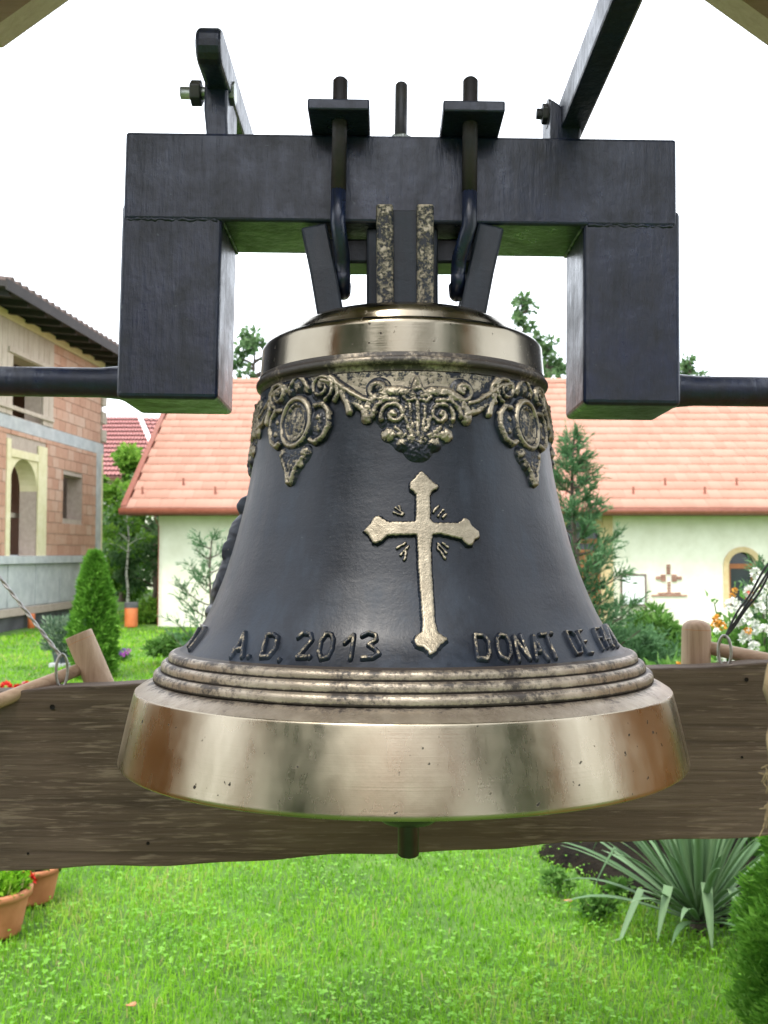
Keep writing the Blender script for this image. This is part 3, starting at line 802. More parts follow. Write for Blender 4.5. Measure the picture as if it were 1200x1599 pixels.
def leafy(loc, rx, rz, n, label, name, size, mat, cat='bush', aspect=.5, zc=None, lumps=14, group=None, stem=True):
    """broad-leaved bush: clumps of leaves on short limbs"""
    x, y, z0 = loc; e = empty(name, loc, label, cat, group)
    zc = rz if zc is None else zc
    C = []
    g_ = G()
    for i in range(lumps):
        a = rng.random() * 6.28; q = rng.random() ** .5; u = rng.random() * 1.7 - .85
        s = math.sqrt(max(.05, 1 - u * u))
        c_ = np.array([x + math.cos(a) * rx * .75 * q * s, y + math.sin(a) * rx * .75 * q * s, z0 + zc + u * rz * .75])
        C.append((c_, (.35 + .3 * rng.random())))
        g_.tube([(x, y, z0 - .03), (x + (c_[0] - x) * .4, y + (c_[1] - y) * .4, z0 + (c_[2] - z0) * .5), tuple(c_)], [.02 * rx / .5, .012 * rx / .5, .004], 5)
    if stem: g_.build('trunk', M['bark'], e)
    parts = []
    for c_, s in C:
        m = n // lumps
        d = nrm(rng.normal(size=(m, 3))); rr_ = s * (.35 + .65 * rng.random(m) ** .5)
        P = c_ + d * np.stack([rr_ * rx, rr_ * rx, rr_ * rz], 1)
        P[:, 2] = np.maximum(P[:, 2], z0 + .01)
        D = d + .7 * rng.normal(size=(m, 3)) + np.array([0, 0, .2])
        L_ = size * (.6 + .8 * rng.random(m))
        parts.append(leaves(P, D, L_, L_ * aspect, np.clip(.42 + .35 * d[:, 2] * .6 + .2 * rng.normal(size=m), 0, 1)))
    leaf_obj('crown', parts, mat, e).location = -Vector(loc)
    return e
def tree(loc, h, rx, n, label, name, size, mat, trunk_r=.12, crown0=.35, lumps=26, group=None, aspect=.6, barkm=None, spread=.32):
    x, y, z0 = loc; e = empty(name, loc, label, 'tree', group)
    g_ = G(); top = z0 + h
    path = [(x + .1 * h * .1 * math.sin(k * 2.1), y, z0 - .1 + (h * .92) * k / 6) for k in range(7)]
    g_.tube(path, [trunk_r * (1 - .14 * k) for k in range(7)], 8)
    C = []
    for i in range(lumps):
        f = (i + rng.random()) / lumps; a = rng.random() * 6.28
        hz = z0 + h * (crown0 + (1 - crown0) * f); env = math.sin(math.pi * min(1, .12 + .85 * f)) ** .7
        rr_ = rx * env * (.35 + .65 * rng.random() ** .5)
        c_ = np.array([x + math.cos(a) * rr_, y + math.sin(a) * rr_, hz])
        C.append(c_); g_.tube([(x, y, hz - .25 * rr_ - .1), ((x + c_[0]) / 2, (y + c_[1]) / 2, hz - .1 * rr_), tuple(c_)], [trunk_r * .3, trunk_r * .18, .01], 5)
    g_.build('trunk', barkm or M['bark'], e)
    parts = []; m = n // lumps
    for c_ in C:
        d = nrm(rng.normal(size=(m, 3))); s = rx * spread * (.6 + .8 * rng.random()); rr_ = s * rng.random(m) ** .45
        P = c_ + d * rr_[:, None] * np.array([1, 1, .75])
        D = d + .8 * rng.normal(size=(m, 3)) - np.array([0, 0, .15]); L_ = size * (.6 + .8 * rng.random(m))
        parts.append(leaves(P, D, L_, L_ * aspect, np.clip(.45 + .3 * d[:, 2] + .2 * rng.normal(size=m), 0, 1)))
    leaf_obj('crown', parts, mat, e).location = -Vector(loc)
    return e
def juniper(loc, h, rx, nb_, label, size, name='juniper', dens=60, taper=1.0, mat=None, bare=.0):
    """loose conifer: plumes of sprigs along upswept branches"""
    x, y, z0 = loc; e = empty(name, loc, label, 'conifer'); g_ = G()
    lean = .04 * h
    g_.tube([(x + lean * math.sin(k * .9) * .4, y, z0 - .05 + h * k / 7) for k in range(8)], [.030 * h / 2 * (1 - k / 8.0) + .004 for k in range(8)], 7)
    parts = []
    for i in range(nb_):
        f = (i + rng.random()) / nb_; zb = z0 + h * (bare + (1 - bare) * f * .93)
        a = i * 2.4 + rng.random() * .8
        ln = rx * (1 - f) ** taper * (.65 + .55 * rng.random()) + .10 * rx
        p0 = np.array([x + lean * math.sin(7 * (zb - z0) / h * .9) * .4, y, zb])
        dirh = np.array([math.cos(a), math.sin(a), 0])
        tt = np.linspace(0, 1, 8)
        path = p0 + dirh * (tt * ln)[:, None] + np.array([0, 0, 1]) * ((tt ** 1.6) * ln * (.45 + .3 * rng.random()) - tt * ln * .05)[:, None]
        g_.tube([tuple(q) for q in path], [.010 * (1 - .8 * q) * h / 2 + .002 for q in tt], 5, False)
        m = int(dens * (.4 + ln / rx))
        u = .12 + .88 * rng.random(m) ** .8; idx = u * 7; i0 = np.minimum(idx.astype(int), 6); fr = (idx - i0)[:, None]
        P = path[i0] * (1 - fr) + path[i0 + 1] * fr; T = path[i0 + 1] - path[i0]; T = nrm(T)
        side = nrm(rng.normal(size=(m, 3)))
        spread = ln * .20 * (1.15 - u)[:, None] * rng.random((m, 1))
        P = P + side * spread
        D = T * .9 + side * .75 + np.array([0, 0, .25]) + .2 * rng.normal(size=(m, 3))
        L_ = size * (.5 + 1.0 * rng.random(m))
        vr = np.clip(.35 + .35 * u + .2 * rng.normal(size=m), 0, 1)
        parts.append(leaves(P, D, L_, L_ * .14, vr))
        for _ in range(4):      # finer needles round each sprig
            D2 = nrm(D) + .55 * rng.normal(size=(m, 3))
            parts.append(leaves(P + nrm(D) * (L_ * rng.random(m))[:, None], D2, L_ * .5, L_ * .085, vr))
    g_.build('trunk', M['bark'], e)
    leaf_obj('crown', parts, mat or M['juniper'], e).location = -Vector(loc)
    return e

# cone thuja on the left lawn
p = gp(146, 1058); thuja((p.x, p.y, 0), p.y * (1058 - 866) / F, .050 * p.y * .41, 12000, 'dense green cone-shaped thuja on the lawn by the brick building', .075, tip=1.7)
# big thuja cut by the picture's right edge
thuja((1.40, 2.85, 0), .86, .31, 52000, 'bright green globe thuja beside the yucca', .030, tip=2.4)
# loose junipers before the house
p = gp(925, 1075); juniper((p.x - .16, p.y, 0), p.y * (1075 - 655) / F, .064 * p.y, 50, 'tall loose juniper standing before the arched door', .13, dens=60, taper=.85, name='juniper')
p = gp(330, 1050); juniper((p.x, p.y, 0), p.y * (1050 - 832) / F, .052 * p.y, 24, 'low feathery juniper before the blank cream wall', .13, dens=26, taper=.6)
p = gp(950, 1062); juniper((p.x + .1, p.y - .3, 0), .50, .50, 24, 'spreading low juniper at the foot of the tall one', .14, dens=60, taper=.4)
# bushes along the house wall and lawn
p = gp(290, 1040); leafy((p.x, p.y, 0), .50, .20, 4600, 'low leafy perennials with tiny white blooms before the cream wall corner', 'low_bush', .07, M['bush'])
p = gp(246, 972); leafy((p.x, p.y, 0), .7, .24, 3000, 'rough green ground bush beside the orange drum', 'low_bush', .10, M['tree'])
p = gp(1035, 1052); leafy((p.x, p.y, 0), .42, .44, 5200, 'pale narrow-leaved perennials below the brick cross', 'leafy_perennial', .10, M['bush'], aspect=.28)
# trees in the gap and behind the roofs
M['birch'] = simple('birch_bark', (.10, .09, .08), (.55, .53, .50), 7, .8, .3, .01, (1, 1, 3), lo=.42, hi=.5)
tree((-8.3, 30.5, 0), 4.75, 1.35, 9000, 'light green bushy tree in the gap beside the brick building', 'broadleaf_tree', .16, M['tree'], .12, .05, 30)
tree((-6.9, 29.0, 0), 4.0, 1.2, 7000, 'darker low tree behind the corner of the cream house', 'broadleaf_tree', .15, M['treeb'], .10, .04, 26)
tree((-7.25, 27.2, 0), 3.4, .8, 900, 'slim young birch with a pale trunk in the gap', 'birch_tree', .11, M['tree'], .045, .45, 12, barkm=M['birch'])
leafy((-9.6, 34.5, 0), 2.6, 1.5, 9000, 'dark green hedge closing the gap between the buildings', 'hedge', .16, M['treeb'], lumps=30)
def far_tree(px, py, Y, h_above, rx, n, label, mat, nm='broadleaf_tree', size=.22, sp_=.27):
    p_ = at(px, py, Y); tree((p_.x, Y, 0), p_.z, rx, n, label, nm, size, mat, .25, .45, 34, 'trees behind the cream house', spread=sp_)
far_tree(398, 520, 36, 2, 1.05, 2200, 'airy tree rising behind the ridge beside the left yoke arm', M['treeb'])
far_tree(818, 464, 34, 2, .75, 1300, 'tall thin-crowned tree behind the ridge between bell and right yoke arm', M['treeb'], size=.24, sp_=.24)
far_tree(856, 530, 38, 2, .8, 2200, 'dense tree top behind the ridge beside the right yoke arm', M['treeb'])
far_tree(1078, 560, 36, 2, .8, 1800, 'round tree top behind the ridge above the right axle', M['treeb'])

# ---------------------------------------------------------- yucca
M['yucca'] = leafmat('yucca_leaf', [(0, (.065, .135, .052)), (.5, (.130, .225, .105)), (.85, (.20, .30, .16)), (.93, (.30, .26, .08)), (1, (.33, .24, .13))], .5, .2)
yc = gp(1092, 1452); yroot = empty('yucca_plant', (yc.x, yc.y, 0), 'grey-green yucca with long sword leaves in the soil bed', 'plant')
ygs = []
def sword(base, az, el, ln, wd, droop, var, kink=None, segs=9):
    """one leaf: a folded strip that droops under its weight"""
    d = Vector((math.cos(az) * math.cos(el), math.sin(az) * math.cos(el), math.sin(el)))
    p_ = Vector(base); L_, Rr, Mm = [], [], []
    side = d.cross(Vector((0, 0, 1))).normalized()
    for k_ in range(segs + 1):
        u = k_ / segs
        wv = wd * (.55 + .45 * min(1, u * 3)) * (1 - max(0, (u - .55) / .45) ** 1.6)
        nn_ = side.cross(d).normalized()
        L_.append(p_ + side * wv * .5 + nn_ * wv * .16); Rr.append(p_ - side * wv * .5 + nn_ * wv * .16); Mm.append(p_.copy())
        p_ = p_ + d * (ln / segs)
        dd = droop * (u ** 1.5) * (1.2 / segs)
        if kink and abs(u - kink) < .5 / segs: dd += .95
        d = (d - Vector((0, 0, dd * 2.0))).normalized()
        if p_.z < .012: p_.z = .012
    n_ = segs + 1
    vs_ = [tuple(q) for q in L_ + Mm + Rr]
    fs = [(i, i + 1, n_ + i + 1, n_ + i) for i in range(segs)] + [(n_ + i, n_ + i + 1, 2 * n_ + i + 1, 2 * n_ + i) for i in range(segs)]
    me = bpy.data.meshes.new('leaf'); me.from_pydata(vs_, [], fs)
    a_ = me.attributes.new('var', 'FLOAT', 'POINT')
    a_.data.foreach_set('value', [min(1, var + (.25 if (u_ % n_) > segs - 1 else 0)) for u_ in range(len(vs_))])
    o_ = link('leaf', me, M['yucca'], yroot, True)
    so_ = o_.modifiers.new('solid', 'SOLIDIFY'); so_.thickness = .0016
    return o_
G().tube([(yc.x, yc.y, -.03), (yc.x, yc.y, .06)], [.04, .03], 10).build('stem', M['bark'], yroot)
for i in range(78):
    f = i / 78; az = i * 2.399 + random.uniform(-.2, .2); el = R(84 - 66 * f ** .85 + random.uniform(-6, 6))
    sword((yc.x + .02 * math.cos(az), yc.y + .02 * math.sin(az), .03 + .05 * (1 - f)), az, el, random.uniform(.44, .64), random.uniform(.023, .034), random.uniform(.35, 1.1) * (.5 + .6 * f), random.uniform(.05, .8))
for (az, el, ln, kk) in ((200, 28, .60, .45), (226, 38, .52, .5), (262, 50, .50, .42), (286, 42, .48, .5), (172, 40, .62, .6), (310, 20, .45, None), (150, 46, .66, .7)):
    sword((yc.x, yc.y, .05), R(az), R(el), ln, .040, .6, random.uniform(.3, .8), kk, 12)

for k, (px, py, rx2, rz2, n2) in enumerate(((872, 1392, .07, .03, 240), (935, 1436, .08, .03, 260), (962, 1400, .06, .035, 200))):
    p = gp(px, py); leafy((p.x, p.y, .02), rx2, rz2, n2, ['small weed clump at the bare edge of the soil bed', 'low weeds between lawn and yucca', 'weed tuft in the soil bed beside the yucca leaves'][k], 'weed_clump', .03, M['bush'], 'weed', .6, lumps=8)
# dry leaves on the lawn
M['dry'] = simple('dry_leaf', (.34, .13, .05), (.50, .26, .12), 30, .7, .3, .002)
for k, (px, py, s) in enumerate(((205, 1587, .024), (888, 1420, .024))):
    p = gp(px, py); a = random.random() * 6
    vs_ = [(math.cos(a + q) * s * rr_ , math.sin(a + q) * s * rr_ * .7, .018 + .004 * math.cos(2 * q)) for q, rr_ in ((0, 1), (.8, .75), (1.6, .6), (2.4, .8), (3.14, 1.1), (3.9, .75), (4.7, .6), (5.5, .75))]
    me = bpy.data.meshes.new('dry_leaf'); me.from_pydata([(0, 0, .022)] + vs_, [], [(0, i + 1, (i + 1) % 8 + 1) for i in range(8)])
    o = link('dry_leaf', me, M['dry'], None, True); o.location = (p.x, p.y, .02)
    o.modifiers.new('solid', 'SOLIDIFY').thickness = .001
    tag(o, ['curled tan dry leaf lying on the open lawn', 'orange dry leaf at the edge of the soil bed', 'small brown dry leaf near the terracotta pots', 'pale brown dry leaf under the yucca'][k], 'leaf')

# ---------------------------------------------------------- flower pots
M['terra'] = simple('terracotta', (.36, .125, .050), (.46, .18, .085), 10, .7, .25, .003)
M['red'] = simple('red_petal', (.55, .012, .010), (.66, .03, .018), 30, .6, .2, .002)
M['pink'] = simple('pink_petal', (.62, .16, .24), (.72, .30, .36), 30, .6, .2, .002)
M['violet'] = simple('violet_petal', (.13, .05, .42), (.30, .08, .42), 40, .6, .2, .002)
M['whitep'] = simple('white_petal', (.70, .71, .64), (.82, .83, .78), 30, .6, .2, .002)
M['yellow'] = simple('yellow_petal', (.60, .25, .02), (.68, .36, .05), 30, .6, .2, .002)
M['planter'] = simple('slate_planter', (.045, .055, .065), (.065, .078, .09), 12, .6, .1, .002)
M['dusty'] = leafmat('dusty_leaf', [(0, (.05, .10, .06)), (.5, (.12, .19, .12)), (1, (.22, .29, .19))], .6, .3)
def pot(loc, r_, h_, label, mat, plantm, n, spread, ph, leafs, flower=None, rim=True, sq=False, aspect=.6, catn='flower pot'):
    x, y, z0 = loc; e = empty('flower_pot', loc, label, catn)
    prof = [(0, 0), (r_ * .72, 0), (r_ * .74, .01), (r_ * .94, h_ * .80)] + ([(r_ * .95, h_ * .82), (r_ * 1.04, h_ * .83), (r_ * 1.06, h_ * .97), (r_ * 1.03, h_)] if rim else [(r_, h_)]) + [(r_ * .92, h_), (r_ * .9, h_ * .85), (0, h_ * .85)]
    G().lathe(prof, loc, 4 if sq else 40).build('pot', mat, e, not sq)
    G().lathe([(0, h_ * .88), (r_ * .89, h_ * .87)], loc, 24).build('soil', M['soil'], e)
    th = rng.random(n) * 6.28; q = np.sqrt(rng.random(n))
    P = np.stack([x + np.cos(th) * q * r_ * spread, y + np.sin(th) * q * r_ * spread, z0 + h_ * .86 + ph * rng.random(n) ** 1.3], 1)
    D = np.stack([np.cos(th) * .6, np.sin(th) * .6, np.full(n, .7)], 1) + .5 * rng.normal(size=(n, 3))
    leaf_obj('plant', [leaves(P, D, leafs * (.6 + .8 * rng.random(n)), leafs * aspect)], plantm, e).location = -Vector(loc)
    if flower:
        for (fx, fy, fz, fr, fm) in flower: bloom(e, (x + fx, y + fy, z0 + fz), fr, fm)
    return e
def bloom(parent, c, r_, mt, n=34, name='blossom', stem_to=None):
    d = nrm(rng.normal(size=(n, 3)) + np.array([0, -.3, .5])); P = np.array(c) + d * r_ * .35
    V_, F_, v_ = leaves(P, d + .35 * rng.normal(size=(n, 3)), r_ * .75, r_ * .6, fold=.3)
    o_ = link(name, np_mesh(name, V_, F_, v_), mt, parent)
    if stem_to is not None:
        pass
    return o_
p = gp(-6, 1456); pot((p.x, p.y, 0), .130, .175, 'terracotta pot with rim and yellow-green seedlings on the lawn', M['terra'], M['grass'], 900, .95, .10, .030)
p = gp(52, 1405); pot((p.x, p.y, 0), .115, .15, 'smaller terracotta pot with a red geranium bloom', M['terra'], M['bush'], 260, 1.0, .10, .035, [(.02, -.115, .125, .036, M['red']), (-.02, -.10, .135, .03, M['red'])])
p = gp(100, 1040); pot((p.x, p.y, 0), .17, .24, 'square slate planter with a grey-leaved plant before the thuja', M['planter'], M['dusty'], 1500, 1.5, .42, .09, rim=False, sq=True, aspect=.25, catn='planter')
# block under the planter
tag(G().box((p.x + .05, p.y + .02, .02), (.42, .3, .06)).build('stone_block', M['concrete'], bevel=.01), 'pale stone slab lying under the slate planter', 'slab')
# geraniums behind the plank
p = at(20, 1072, 5.2)
e = empty('geranium_plant', (p.x, p.y, 0), 'red and pink geraniums in bloom behind the plank', 'flower')
for k in range(9):
    a = random.random() * 6; G().tube([(p.x, p.y, -.02), (p.x + .1 * math.cos(a), p.y + .1 * math.sin(a), p.z * .5), (p.x + .16 * math.cos(a), p.y + .13 * math.sin(a), p.z - .03)], .005, 5).build('stem', M['bush'], e)
n = 700; th = rng.random(n) * 6.28; q = np.sqrt(rng.random(n)) * .22
leaf_obj('foliage', [leaves(np.stack([p.x + np.cos(th) * q, p.y + np.sin(th) * q, .12 + (p.z - .2) * rng.random(n)], 1), rng.normal(size=(n, 3)), .05, .045)], M['bush'], e).location = -Vector(e.location)
for (px, py, rr_, mt) in ((10, 1073, .035, 'red'), (27, 1076, .03, 'red'), (37, 1071, .024, 'pink'), (43, 1070, .024, 'red'), (-8, 1078, .03, 'red')):
    bloom(e, at(px, py, 5.2), rr_, M[mt])
p = gp(190, 1034); e = empty('pansy_plant', (p.x, p.y, 0), 'clump of violet and purple flowers on the lawn beside the thuja', 'flower')
n = 260; th = rng.random(n) * 6.28; q = np.sqrt(rng.random(n)) * .12
leaf_obj('foliage', [leaves(np.stack([p.x + np.cos(th) * q, p.y + np.sin(th) * q, .01 + .08 * rng.random(n)], 1), rng.normal(size=(n, 3)) + np.array([0, 0, 1]), .05, .03)], M['bush'], e).location = -Vector(e.location)
M['violet2'] = simple('purple_petal', (.36, .06, .40), (.46, .12, .46), 40, .6, .2, .002)
for k in range(9): bloom(e, (p.x - .10 + .025 * k, p.y - .05 + random.uniform(-.04, .06), .10 + random.uniform(0, .06)), .04, M['violet'] if k < 6 else M['violet2'], 22)
# orange drum with dark rim
p = gp(205, 979); e = empty('orange_drum', (p.x, p.y, 0), 'orange drum with a blackened rim standing on the lawn', 'drum')
rD, hD = 20 / F * p.y / 2, 38 / F * p.y
G().lathe([(0, .0), (rD * .97, 0), (rD, .02), (rD, hD * .80), (rD * .98, hD * .82)], (p.x, p.y, 0), 28).build('body', M['orange'], e, True)
g = G(); g.lathe([(rD * 1.0, hD * .78), (rD * 1.03, hD * .84), (rD * 1.06, hD * .97), (rD * 1.04, hD), (0, hD * .99)], (p.x, p.y, 0), 28); g.build('rim', M['bitumen'], e, True)
# white-flowering bush on the right
fb = at(1165, 1000, 4.6)
e = empty('rose_bush', (fb.x, fb.y, 0), 'white-flowering rose bush behind the right mallet', 'bush')
parts = []; g = G()
for k in range(26):
    a = random.random() * 6.28; q = random.random() ** .5 * .34; zt2 = random.uniform(.75, 1.32)
    tip = Vector((fb.x + .12 + q * math.cos(a) * 1.2, fb.y + .1 + q * math.sin(a), zt2))
    g.tube([(fb.x + .12 + .3 * (tip.x - fb.x - .12), fb.y + .1, -.02), (tip.x * .6 + (fb.x + .12) * .4, tip.y * .6 + (fb.y + .1) * .4, zt2 * .55), tuple(tip)], [.007, .005, .003], 5)
    n = 60; u = .25 + .75 * rng.random(n)
    P = np.stack([fb.x + .12 + (tip.x - fb.x - .12) * u, fb.y + .1 + (tip.y - fb.y - .1) * u, zt2 * u], 1) + rng.normal(0, .045, (n, 3))
    parts.append(leaves(P, rng.normal(size=(n, 3)) + np.array([0, 0, .3]), .05 * (.6 + .7 * rng.random(n)), .032))
g.build('stem', M['bush'], e); leaf_obj('foliage', parts, M['bush'], e).location = -Vector(e.location)
for k, (px, py, rr_) in enumerate(((1145, 945, 15), (1172, 925, 14), (1190, 912, 18), (1163, 962, 14), (1178, 980, 15), (1186, 950, 13), (1150, 975, 11), (1196, 985, 14), (1127, 1030, 10), (1128, 1042, 9), (1163, 995, 13), (1178, 1010, 11), (1195, 940, 15), (1180, 895, 11), (1120, 985, 7), (1148, 1036, 8))):
    Y_ = 4.5 + .06 * random.uniform(-2, 2); c_ = at(px, py, Y_)
    bloom(e, c_, rr_ / F * Y_ * .85, M['whitep'], 40)
for (px, py, rr_) in ((1120, 968, 9), (1128, 978, 8), (1117, 975, 7), (1168, 985, 7), (1062, 1038, 7)):
    c_ = at(px, py, 4.4); bloom(e, c_, rr_ / F * 4.4, M['yellow'], 26, 'yellow_blossom')
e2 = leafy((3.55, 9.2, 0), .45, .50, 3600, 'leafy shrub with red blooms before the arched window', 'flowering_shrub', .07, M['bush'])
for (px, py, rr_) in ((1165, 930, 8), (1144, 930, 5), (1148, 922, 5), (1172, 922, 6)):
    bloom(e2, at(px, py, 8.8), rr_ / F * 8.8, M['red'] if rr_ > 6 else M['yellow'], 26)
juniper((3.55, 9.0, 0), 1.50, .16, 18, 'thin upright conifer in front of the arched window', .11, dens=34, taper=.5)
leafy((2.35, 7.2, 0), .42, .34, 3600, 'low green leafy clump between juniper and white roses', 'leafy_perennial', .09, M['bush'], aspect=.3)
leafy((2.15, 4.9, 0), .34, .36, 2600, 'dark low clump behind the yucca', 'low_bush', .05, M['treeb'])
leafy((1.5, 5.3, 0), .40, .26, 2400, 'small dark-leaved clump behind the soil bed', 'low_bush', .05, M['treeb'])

# ================================================================== BELL SHELTER
sh = empty('bell_shelter', (0, 1.15, 0), 'timber bell shelter with gable roof above the bell', 'shelter')
PX_, PYB, PYF = .815, 1.70, .50
for (x, y) in ((-PX_, PYB), (PX_, PYB), (-PX_, PYF), (PX_, PYF)):
    G().box2((x - .05, y - .05, -.1), (x + .05, y + .05, 2.36)).build('post', M['post'], sh, bevel=.006)
AXZ = 1.703
for x in (-PX_, PX_):
    G().box2((x - .045, .86, -.1), (x + .045, 1.44, AXZ - .02)).build('bearing_post', M['post'], sh, bevel=.006)
    G().box2((x - .04, PYF + .052, .55), (x + .04, .857, .70)).build('side_rail', M['post'], sh, bevel=.005)
    G().box2((x - .04, 1.443, .55), (x + .04, PYB - .052, .70)).build('side_rail', M['post'], sh, bevel=.005)
    G().box2((x - .05, PYF - .10, 2.362), (x + .05, PYB + .10, 2.44)).build('wall_plate', M['post'], sh, bevel=.005)
AP = (0.005, 2.972)
for y in (PYB + .02, 1.15, PYF - .02):
    for s in (-1, 1):
        lo = (AP[0] + s * .715, 2.442); n_ = Vector((s * .6, 0, .8)) * .09
        pts = [Vector((lo[0] + s * .15, y - .03, lo[1])), Vector((lo[0], y - .03, lo[1])), Vector((AP[0] + s * .001, y - .03, AP[1])), Vector((AP[0] + s * .001, y - .03, AP[1] + .112)), Vector((lo[0] + s * .15, y - .03, lo[1] + .0)) + Vector((0, 0, .006))]
        G().prism(pts, (0, .06, 0)).build('rafter', M['rafter'], sh)
for s in (-1, 1):
    L_ = math.hypot(.80, .593); nb_ = 7
    for k in range(nb_):
        u0, u1 = k / nb_, (k + .97) / nb_
        f = lambda u, dz: Vector((AP[0] + s * .95 * (1 - u), 0, 2.452 - .062 + (AP[1] + .112 - 2.452 + .062) * u + dz))
        q = [f(u0, .004), f(u1, .004), f(u1, .026), f(u0, .026)]
        G().prism([Vector((v_.x, PYF - .12, v_.z)) for v_ in q], (0, PYB - PYF + .24, 0)).build('roof_board', M['rafter'], sh)

# weathered plank across the back
pk = [at(-45, 1083, 1.58), at(1245, 1031, 1.58), at(1245, 1306, 1.58), at(-45, 1361, 1.58)]
# extend the plank to the posts
def ext(a, b_, X): u = (X - a.x) / (b_.x - a.x); return a + (b_ - a) * u
tl, tr2, br, bl = ext(pk[0], pk[1], -.88), ext(pk[0], pk[1], .88), ext(pk[3], pk[2], .88), ext(pk[3], pk[2], -.88)
nseg = 60; vs_ = []; fs = []
for i in range(nseg + 1):
    u = i / nseg
    a = tl + (tr2 - tl) * u; b_ = bl + (br - bl) * u
    a = a + Vector((0, 0, .0016 * math.sin(u * 31) + .0012 * math.sin(u * 67 + 1) + .004 * math.sin(u * 5 + .4)))
    b_ = b_ + Vector((0, 0, .002 * math.sin(u * 27 + 2) + .0015 * math.sin(u * 59) - .003 * math.sin(u * 6)))
    for d in (0, .052): vs_ += [tuple(a + Vector((0, d, 0))), tuple(b_ + Vector((0, d, 0)))]
for i in range(nseg):
    k = i * 4
    fs += [(k, k + 4, k + 5, k + 1), (k + 2, k + 3, k + 7, k + 6), (k, k + 2, k + 6, k + 4), (k + 1, k + 5, k + 7, k + 3)]
fs += [(0, 1, 3, 2), (nseg * 4, nseg * 4 + 2, nseg * 4 + 3, nseg * 4 + 1)]
plank = G().add(vs_, fs).build('wooden_plank', M['board'], bevel=.003)
tag(plank, 'wide weathered brown plank fixed behind the bell', 'plank')
M['hole'] = simple('dark_knot', (.006, .005, .004), (.012, .01, .008), 10, .95, 0)
for k, (px, py, rr_) in enumerate(((83, 1104, .0045), (1165, 1061, .0036), (1158, 1182, .0022), (45, 1332, .002), (232, 1316, .003))):
    c_ = at(px, py, 1.58); c_.y = 1.5792
    o = subpart('nail_hole', G().lathe([(0, 0), (rr_ * .8, .0004), (rr_, .002)], c_, 10, Matrix.Rotation(R(90), 3, 'X')), M['hole'], plank)

# ================================================================== BELL ASSEMBLY (its own leaning frame)
CAMP = Vector((0, 0, EYE)); RB = Matrix.Rotation(PITCH - PITCHB, 3, 'X')
def brot(p): return RB @ (Vector(p) - CAMP) + CAMP
D_ = .33 / math.sin(math.atan(444 / F))
phi0 = math.atan(28 / F)
BC = Vector((D_ * math.sin(phi0), D_ * math.cos(phi0), 0))
def side_px(r_px, y):
    """outline point at r_px from the axis -> (radius, height) on the bell"""
    d = ray(628 - r_px, y, PITCHB); az = math.atan2(d.x, d.y)
    a = phi0 - az; Rr = D_ * math.sin(a); dist = D_ * math.cos(a)
    return Rr, EYE + dist * d.z / math.hypot(d.x, d.y)
body_px = [(221, 620), (222, 640), (224.5, 665), (229, 700), (235, 740), (243, 780), (248, 800), (261, 850), (277, 900), (298, 950), (315, 982), (331, 1000), (348, 1016)]
bp = [side_px(*q) for q in body_px]
zz_ = np.array([q[1] for q in bp])[::-1]; rr_ = np.array([q[0] for q in bp])[::-1]
# smooth the outline
zf_ = np.linspace(zz_[0], zz_[-1], 160)
rf_ = np.interp(zf_, zz_, rr_)
ker = np.exp(-np.linspace(-2, 2, 25) ** 2); ker /= ker.sum()
pad = np.concatenate([rf_[0] - (rf_[1:13][::-1] - rf_[0]) * 1.0, rf_, rf_[-1] - (rf_[-13:-1][::-1] - rf_[-1])])
pad[:12] = 2 * rf_[0] - rf_[1:13][::-1]; pad[-12:] = 2 * rf_[-1] - rf_[-13:-1][::-1]
rf_ = np.convolve(pad, ker, 'valid')
ZB0, ZB1 = zf_[0], zf_[-1]
def Rz(z): return np.interp(z, zf_, rf_)
def nz(z):
    e_ = .002; d = (Rz(z + e_) - Rz(z - e_)) / (2 * e_); l = np.sqrt(1 + d * d); return 1 / l, -d / l     # outward, up
def surf(th, z, h):
    """th measured from the direction of the camera (-Y), positive to +X"""
    a, b_ = nz(z); r_ = Rz(z) + a * h
    return np.stack([r_ * np.sin(th), -r_ * np.cos(th), z + b_ * h], -1)
def px2s(pts):
    """picture points -> (angle, height) where their rays meet the bell body"""
    out = []
    for (x, y) in pts:
        d = ray(x, y, PITCHB); t_ = np.linspace(.55, 1.3, 3000)
        X = d.x * t_ - BC.x; Y = d.y * t_ - BC.y; Z = EYE + d.z * t_
        f = np.hypot(X, Y) - Rz(np.clip(Z, ZB0 - .03, ZB1 + .02))
        i = np.argmax(f < 0)
        if f[i] >= 0: i = int(np.argmin(f))
        out.append((math.atan2(X[i], -Y[i]), Z[i]))
    return np.array(out)
BASEZ = ZB0 - .13
broot = empty('church_bell', brot((BC.x, BC.y, BASEZ)), 'black and bronze cast bell with raised cross hanging from the yoke', 'bell')
broot.rotation_euler = (PITCH - PITCHB, 0, 0)
def bell_part(nm, me, mt, smooth=True):
    o = bpy.data.objects.new(nm, me); col.objects.link(o); me.materials.append(mt); o.parent = broot
    if smooth: me.polygons.foreach_set('use_smooth', [True] * len(me.polygons))
    return o
def turned(nm, prof, mt, n=256, varf=None):
    prof = np.array(prof); m = len(prof); th = np.linspace(0, 2 * np.pi, n, endpoint=False)
    V = np.stack([prof[:, 0, None] * np.sin(th), -prof[:, 0, None] * np.cos(th), np.repeat(prof[:, 1, None] - BASEZ, n, 1)], -1).reshape(-1, 3)
    i = np.arange(m - 1)[:, None] * n; j = np.arange(n); j2 = (j + 1) % n
    Fq = np.stack([i + j2, i + j, i + n + j, i + n + j2], -1).reshape(-1, 4)
    var = np.full((m, n), .5) if varf is None else varf(np.tile(th, (m, 1)), np.repeat(prof[:, 1, None], n, 1), np.arange(m)[:, None] / (m - 1))
    return bell_part(nm, np_mesh(nm, V, Fq, var.ravel()), mt)
